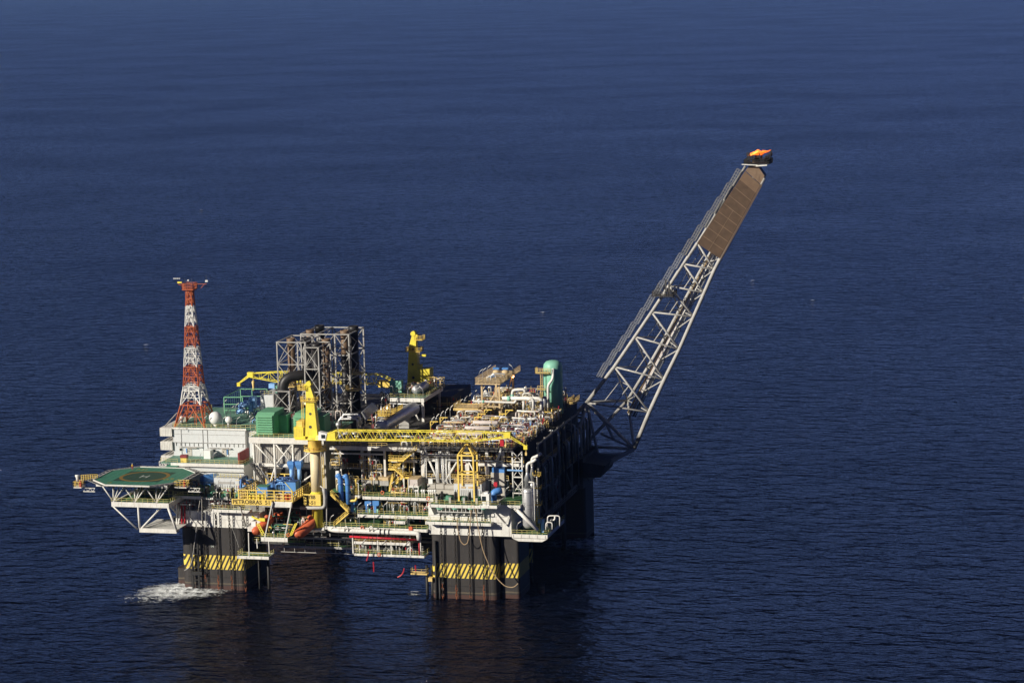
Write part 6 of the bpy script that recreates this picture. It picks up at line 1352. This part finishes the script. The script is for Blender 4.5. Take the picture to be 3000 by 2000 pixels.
# lower left platform and dark catwalks
p0, p1 = at(695, 1628, y=-4.5), at(787, 1625, y=-4.5)
deck('landing_platform', 'low railed platform at the inner side of the left column', p0.x, p1.x, -4.5, -.4, p0.z, 'FLR', cat='platform')
deck('under_catwalk', 'shaded catwalk under the hull between left column and pipe rack', 28, 49.5, 6, 9, 11.6, 'F', fas='grey', fh=.5)
deck('under_catwalk', 'lower shaded catwalk reaching from the left column, second level', 20, 35, 3, 6, 13.2, 'F', fas='dark', fh=.5)
q = MB()
for i in range(10): x = 27 + i * 2.4; q.bar((x, 6.2, 11.6), (x, 6.2, 15.7), .16)
q.bar((27, 6, 9.9), (50, 6, 9.9), .16)
for i in range(8): q.bar((28 + i * 3, 6, 9.9), (28 + i * 3, 6, 11.4), .12)
k = q.build('catwalk_hanger', 'grey'); tag(k, 'row of thin hangers holding the shaded under deck catwalk', 'hanger')
t = thing('under_deck_piping', 'shaded pipes running under the hull between the columns', 'pipework', (45, 8, 16))
for i in range(7): MB().tube([(20, 3.4 + i * 1.5, 15.0 - (i % 3) * .6), (71, 3.4 + i * 1.5, 15.0 - (i % 3) * .6)], .22, 8).build('pipe', ('dark', 'grey', 'steel')[i % 3], t)
# hanging pull-in rack
hx0, hx1 = at(1037, 1590, y=0).x, at(1203, 1600, y=0).x; zu1 = at(1120, 1594, y=0).z + .5; zu2 = at(1120, 1630, y=0).z + .55
hx2 = at(1243, 1640, y=0).x
deck('pull_in_rack', 'upper level of the hanging pipe rack between the columns', hx0, hx1, 0, 5, zu1, 'FLR', 'tan', 'white', .6, 'goldrail', 'platform')
deck('pull_in_rack', 'green lower level of the hanging pipe rack between the columns', hx0, hx2, 0, 5, zu2, 'FLR', 'deckgreen', 'white', .5, 'rail', 'platform')
t = thing('rack_hanger_frame', 'white hanger posts and braces of the hanging pipe rack', 'frame', (hx0, .5, zu2))
q = MB()
for px in (1034, 1107, 1146, 1202, 1232): a = at(px, 1600, y=.6); q.bar((a.x, .6, zu2), (a.x, .6, 17.3), .3)
for (pa, pb) in (((1057, 1593), (1074, 1575)), ((1118, 1595), (1135, 1578)), ((1182, 1600), (1200, 1582))): q.bar(at(*pa, y=-.1), at(*pb, y=-.1), .16)
for i in range(9): x = hx0 + 1 + i * 1.9; q.bar((x, 1.4, zu2), (x, 1.4, zu1 - .6), .12)
q.build('post', 'white', t)
a, b = at(1024, 1571, y=-.5), at(1228, 1581, y=-.5); k = MB().tube([a, b], .3, 12).build('red_fire_main', 'red'); tag(k, 'long straight red pipe along the top of the hanging pipe rack', 'pipe')
ORG[k.name] = Vector((0, 0, 0)); q = MB()
for i in range(9): p = a.lerp(b, (i + .5) / 9); q.tube([p - Vector((.05, 0, 0)), p + Vector((.05, 0, 0))], .38, 10)
q.build('clamp', 'dark', k)
a = at(1228, 1590, y=-.2); b = at(1229, 1625, y=-.2); k = MB().tube([a, b], .22, 8).build('red_riser', 'red'); tag(k, 'short red vertical pipe at the right end of the hanging rack', 'pipe')
for i, (x0_, z, h) in enumerate(((hx0 + 1, zu1, 1.7), (hx0 + 7, zu1, 1.7), (hx0 + 12, zu1, 1.6), (hx0 + 1, zu2, 2.6), (hx0 + 8, zu2, 2.6), (hx0 + 14, zu2, 2.6))): bay('pipes and valves on the %s level of the hanging rack, %s part' % (('upper', 'lower')[i > 2], ('left', 'centre', 'right')[i % 3]), x0_, x0_ + 5, 1, 4, z, h, 620 + i, n=6, rr=(.08, .16), frm='goldrail' if i < 3 else 'grey')
for pp, lab in ((((1080, 1614), (1078, 1630), (1074, 1642)), 'short red hose hanging at the left of the rack'), (((1094, 1645), (1095, 1660), (1095, 1674)), 'straight red hose end hanging below the rack'), (((1184, 1664), (1182, 1675), (1175, 1685), (1165, 1690)), 'curved red hose end dangling below the rack, near the right column'), (((1217, 1655), (1218, 1672)), 'short red hose above the tiny railed platform')): hose(pp, -1.2, lab, .17, 'red', 'hose')
for i, px in enumerate((1090, 1118, 1158, 1190)): hose(((px, 1560), (px + 1, 1600), (px + 3, 1650)), -.9, 'thin dark rope hanging in front of the rack, %s from the left' % ORDS[i], .05, 'black', 'rope')
p0, p1 = at(1203, 1679, y=1.5), at(1251, 1681, y=1.5); deck('boat_landing', 'tiny yellow railed platform low beside the right column', p0.x, p1.x, 1.5, 3.5, p0.z, 'FLR', 'tan', 'goldrail', .3, 'goldrail', 'platform')
a = at(1261, 1697, y=-.4); k = MB().box(a.x - .6, a.x + .5, -.5, 1, a.z - .5, a.z + .5).build('fender_box', 'goldrail'); tag(k, 'small yellow box on the left edge of the right column', 'box')
# red pipes beside the helideck truss
t = thing('red_risers', 'two dark red vertical pipes beside the left column top', 'pipes', at(536, 1540, y=-.5))
for px in (532, 541): MB().tube([at(px, 1480, y=-.6), at(px + 1, 1544, y=-.6)], .24, 10).build('pipe', 'red', t)
MB().bar(at(528, 1477, y=-.6), at(546, 1477, y=-.6), .25).build('crosspiece', 'white', t)
t = thing('white_post_frame', 'white posts left of the red pipes', 'frame', at(518, 1540, y=-1)); MB().bar(at(517, 1477, y=-1), at(518, 1544, y=-1), .3).bar(at(528, 1500, y=-1), at(521, 1543, y=-1), .3).build('post', 'white', t)
wp([(556, 1476), (556, 1512), (562, 1524), (573, 1532), (574, 1542)], -1.2, .16, 'grey pipe bending down at the top left of the left column', 'grey')
bay('pipes hung on the shaded wall above the left column, left part', -2, 7, .6, 2.4, 22.1, 3.4, 641, n=10, frm='dark', pal=('maroon', 'grey', 'steel'))
bay('pipes hung on the shaded wall above the left column, right part', 8, 17, .6, 2.4, 22.4, 3.2, 642, n=10, frm='grey', pal=('maroon', 'white', 'steel'))
bay('piping between left column deck and laydown platform', 11, 18, -1, 3, 26.1, 2.6, 640, n=7, frm='rail')
lamps([at(px, 1435, y=1) for px in (640, 676)], 'on the shaded deck right of the helideck')
# ------------------------------------------------------------------ flare boom
fb = thing('flare_boom', 'huge slanting lattice flare boom with brown shields near its burning tip', 'flare boom', (102, 76, 28))
YL, YR, YM_ = 76, 76, 88
Lp = [at(*p, y=YL) for p in ((1719, 1179), (1800, 1074), (1860, 986), (1909, 914), (1960, 837), (2002, 773), (2043, 712))]
Rp = [at(*p, y=YR) for p in ((1902, 1207), (1946, 1112), (1990, 1023), (2032, 928), (2063, 858), (2093, 790), (2110, 757))]
R0 = at(1858, 1314, y=YR)
Ltip, Rtip = at(2184, 487, y=YL), at(2240, 522, y=YR)
MB().tube(Lp + [Ltip], [.55] * 2 + [.5] * 5 + [.35], 10).build('chord', 'boomgrey', fb)
MB().tube([R0] + Rp + [Rtip], [.62] * 3 + [.55] * 5 + [.4], 10).build('chord', 'boomgrey', fb)
Mp = [l.lerp(r, .52) + Vector((0, 12.5 - .9 * i, 0)) for i, (l, r) in enumerate(zip(Lp, Rp))]
Mtip = Ltip.lerp(Rtip, .5) + Vector((0, 4.5, 0))
MB().tube(Mp + [Mtip], .5, 10).build('chord', 'boomgrey', fb)
for i in range(7):
    q = MB()
    if i < 6: q.tube([Lp[i], Rp[i]], .26, 7)
    q.tube([Lp[i], Mp[i]], .18, 7).tube([Rp[i], Mp[i]], .18, 7).build('cross_tube', 'boomgrey', fb)
    if i:
        q = MB().tube([Lp[i], Rp[i - 1]], .3, 7).tube([Lp[i], Mp[i - 1]], .2, 7).tube([Rp[i], Mp[i - 1]], .2, 7)
        a = Lp[i].lerp(Rp[i - 1], .42); b = Lp[i].lerp(Mp[i - 1], .42); q.tube([a, b], .13, 6).tube([a, Lp[i - 1].lerp(Rp[i - 1], .42)], .16, 6).tube([b, Lp[i - 1].lerp(Mp[i - 1], .42)], .12, 6)
        q.build('brace', 'boomgrey', fb)
# base legs
cz = 20
foot = [Vector((95.5, 70, 26)), Vector((95.5, 84, 26)), Vector((96, 76, 38)), Vector((100, 70, 19))]
q = MB().tube([Lp[0], foot[2]], .6, 8).tube([Lp[0], foot[0]], .45, 8).tube([R0, at(1800, 1345, y=YR), foot[3]], .6, 8).tube([Lp[0], R0], .5, 8).tube([Lp[0], at(1775, 1240, y=YL), at(1800, 1290, y=YR)], .4, 8).tube([Mp[0], foot[1]], .5, 8).tube([Mp[0], R0], .4, 8).tube([Mp[0], Lp[0]], .4, 8).tube([R0, foot[1]], .4, 8).tube([R0, at(1760, 1270, y=YL)], .35, 8).tube([Lp[0], at(1752, 1330, y=YR)], .4, 8).tube([at(1752, 1330, y=YR), at(1840, 1330, y=YR)], .4, 8)
q.build('base_strut', 'grey', fb)
a = at(1757, 1335, y=70); MB().add([(94.8, 66, 20), (a.x + 1, 66, 20.5), (a.x + 2.5, 66, 24), (94.8, 66, 25.5), (94.8, 82, 20), (a.x + 1, 82, 20.5), (a.x + 2.5, 82, 24), (94.8, 82, 25.5)], [(0, 1, 2, 3), (7, 6, 5, 4), (3, 2, 6, 7), (0, 4, 5, 1), (1, 5, 6, 2)]).build('base_platform', 'dark', fb)
# pipe bundle inside the boom
q = MB()
c0 = Mp[0].lerp(Rp[0], .35) + Vector((-1.5, 0, -3)); c1_ = Mp[6].lerp(Rp[6], .25)
for k, (dx, dy, r) in enumerate(((0, 0, .42), (.9, -.3, .3), (-.8, .3, .26), (.3, -.9, .2), (1.5, -.6, .16))):
    MB().tube([c0 + Vector((dx, dy, dx * -.45)), c1_ + Vector((dx * .8, dy, dx * -.4)), Mtip + Vector((dx * .3, dy * .3, -3))], r, 8).build('flare_pipe', ('pink', 'steel', 'tan', 'white', 'steel')[k], fb)
# heat shield panels between the chords
P0l, P0r = Lp[6], Rp[6]; P1l, P1r = at(2184, 500, y=YL), at(2230, 541, y=YR); d_n = Vector((0, -.5, 0))
rows = 9
for i in range(rows):
    a0, b0, a1, b1 = P0l.lerp(P1l, i / rows), P0r.lerp(P1r, i / rows), P0l.lerp(P1l, (i + .975) / rows), P0r.lerp(P1r, (i + .975) / rows)
    ncol = 2 if i < 5 else 1
    for c in range(ncol):
        f0, f1 = c / ncol + (.006 if c else 0), (c + 1) / ncol - .008
        v = [a0.lerp(b0, f0), a0.lerp(b0, f1), a1.lerp(b1, f1), a1.lerp(b1, f0)]; th = Vector((0, .12, 0)); off = Vector((0, -.62 - (.12 if i == 8 else 0), 0))
        MB().add([p + off for p in v] + [p + off + th for p in v], [(0, 1, 2, 3), (7, 6, 5, 4), (0, 4, 5, 1), (1, 5, 6, 2), (2, 6, 7, 3), (3, 7, 4, 0)]).build('heat_shield', 'panel2' if i == 8 else 'panel', fb)
v = [P1l, P1r, P1r + Vector((1.0, 0, 2.6)), P1l + Vector((2.4, 0, 3.0))]; MB().add([p + Vector((0, -.3, 0)) for p in v] + [p + Vector((0, 3.5, 0)) for p in v], [(0, 1, 2, 3), (7, 6, 5, 4), (0, 4, 5, 1), (1, 5, 6, 2), (2, 6, 7, 3), (3, 7, 4, 0)]).build('tip_cladding', 'brown', fb)
q = MB()
for i in range(1, rows): q.bar(P0l.lerp(P1l, i / rows) + Vector((0, -.64, 0)), P0r.lerp(P1r, i / rows) + Vector((0, -.64, 0)), .13)
q.bar(P0l.lerp(P0r, .5) + Vector((0, -.64, 0)), P1l.lerp(P1r, .5).lerp(P0l.lerp(P0r, .5), .45) + Vector((0, -.64, 0)), .11)
q.build('shield_seam', 'brown', fb)
# edge strip
q = MB().bar(P0r + Vector((.3, -.75, 0)), P1r + Vector((.3, -.75, 0)), .25); q.build('edge_strip', 'brown', fb)
# walkway along the upper chord, in steps
nst = 15; s0, s1 = at(1758, 1108, y=YL - .8), at(2176, 500, y=YL - .8)
for i in range(nst):
    a = s0.lerp(s1, i / nst) + Vector((.1, 0, 0)); b = s0.lerp(s1, (i + .93) / nst) + Vector((-.35, 0, .12)); nrm = Vector((-.84, 0, .5))
    q = MB(); m_ = 'steel'
    for yy in (0, 1.6):
        o_ = Vector((0, yy, 0)); q.bar(a + o_, b + o_, .22)
        for h in (.7, 1.4): q.bar(a + o_ + nrm * h, b + o_ + nrm * h, .09)
        for k in range(6): p = a.lerp(b, k / 5) + o_; q.bar(p, p + nrm * 1.4, .09)
    for k in range(12): p = a.lerp(b, k / 11); q.bar(p, p + Vector((0, 1.6, 0)), .16)
    q.build('stair_section', m_ if i < 9 else 'dimgrey', fb)
# mid platform
a = at(1942, 868, y=YL - 2)
q = MB().box(a.x - 3, a.x + 3.2, YL - 3, YL + 3, a.z, a.z + .2); rail_mb(q, [(a.x - 3, YL - 3, a.z), (a.x + 3.2, YL - 3, a.z), (a.x + 3.2, YL + 3, a.z), (a.x - 3, YL + 3, a.z)], 1.5, .8, .12, True)
rr_ = random.Random(3)
for i in range(12): x = a.x + rr_.uniform(-2.6, 2.6); y = rr_.uniform(YL - 2.8, YL + 1); q.bar((x, y, a.z), (x, y, a.z + rr_.uniform(1, 4)), .16)
q.bar((a.x + 1, YL - 2.5, a.z), (a.x + 1, YL - 2.5, a.z + 5), .4).bar((a.x + 2, YL - 2.5, a.z), (a.x + 2, YL - 2.5, a.z + 4.6), .4)
q.build('mid_platform', 'dark', fb)
# burner deck and burners
tp = at(2218, 478, y=78); bw = at(2182, 482, y=76).x; be = at(2256, 482, y=76).x; zt = tp.z
q = MB().box(bw, be, 74.5, 81, zt - .1, zt + .25); rail_mb(q, [(bw, 74.5, zt), (be, 74.5, zt), (be, 81, zt), (bw, 81, zt)], 1.3, .8, .14, True); q.build('tip_deck', 'black', fb)
MB().bar((bw - .6, 74.2, zt - .05), (bw + 4, 74.2, zt - .3), .25).bar((be - 3.8, 74.2, zt - .5), (be - .6, 74.2, zt - .3), .35).build('tip_beam', 'white', fb)
q = MB()
for i in range(46):
    x = rr_.uniform(bw + .5, be - .3); y = rr_.uniform(75, 80.5); h = rr_.uniform(1.8, 3.6); lean = rr_.uniform(-.5, .5) + (.7 if x > be - 2.2 else 0)
    q.bar((x, y, zt + .2), (x + lean, y, zt + h), rr_.uniform(.12, .3))
for i in range(12): x = rr_.uniform(bw + .3, be); q.bar((x, 75, zt + rr_.uniform(.8, 1.6)), (x + 1.4, 75, zt + rr_.uniform(.8, 1.8)), .35)
q.build('burner', 'black', fb)
# flame
fl = thing('flare_flame', 'small orange flame blowing right above the burner tips', 'flame', (tp.x, 77, zt + 3))
def flame(pix, y, rs, m, nm):
    P = [at(a, b, y=y) for a, b in pix]; q = MB(); q.tube(P, rs, 9); k = len(q.v)
    q.v = [(v[0] + .25 * math.sin(v[2] * 5 + v[0] * 3), v[1], v[2] + .25 * math.sin(v[0] * 4.1 + 1) + .12 * math.sin(v[0] * 11)) for v in q.v]; q.build(nm, m, fl)
flame([(2196, 455), (2203, 451), (2212, 447), (2222, 445), (2230, 443), (2238, 441)], 77, [.25, .55, .45, .4, .22, .04], 'flame', 'flame_tongue')
flame([(2199, 453), (2210, 449), (2220, 448), (2228, 446)], 76.4, [.15, .3, .2, .04], 'flamecore', 'flame_core')
flame([(2216, 451), (2228, 449), (2240, 447), (2252, 446)], 77.8, [.3, .5, .35, .03], 'flame', 'flame_tongue')
flame([(2236, 449), (2246, 443), (2258, 441)], 78.4, [.25, .3, .03], 'flame', 'flame_wisp')
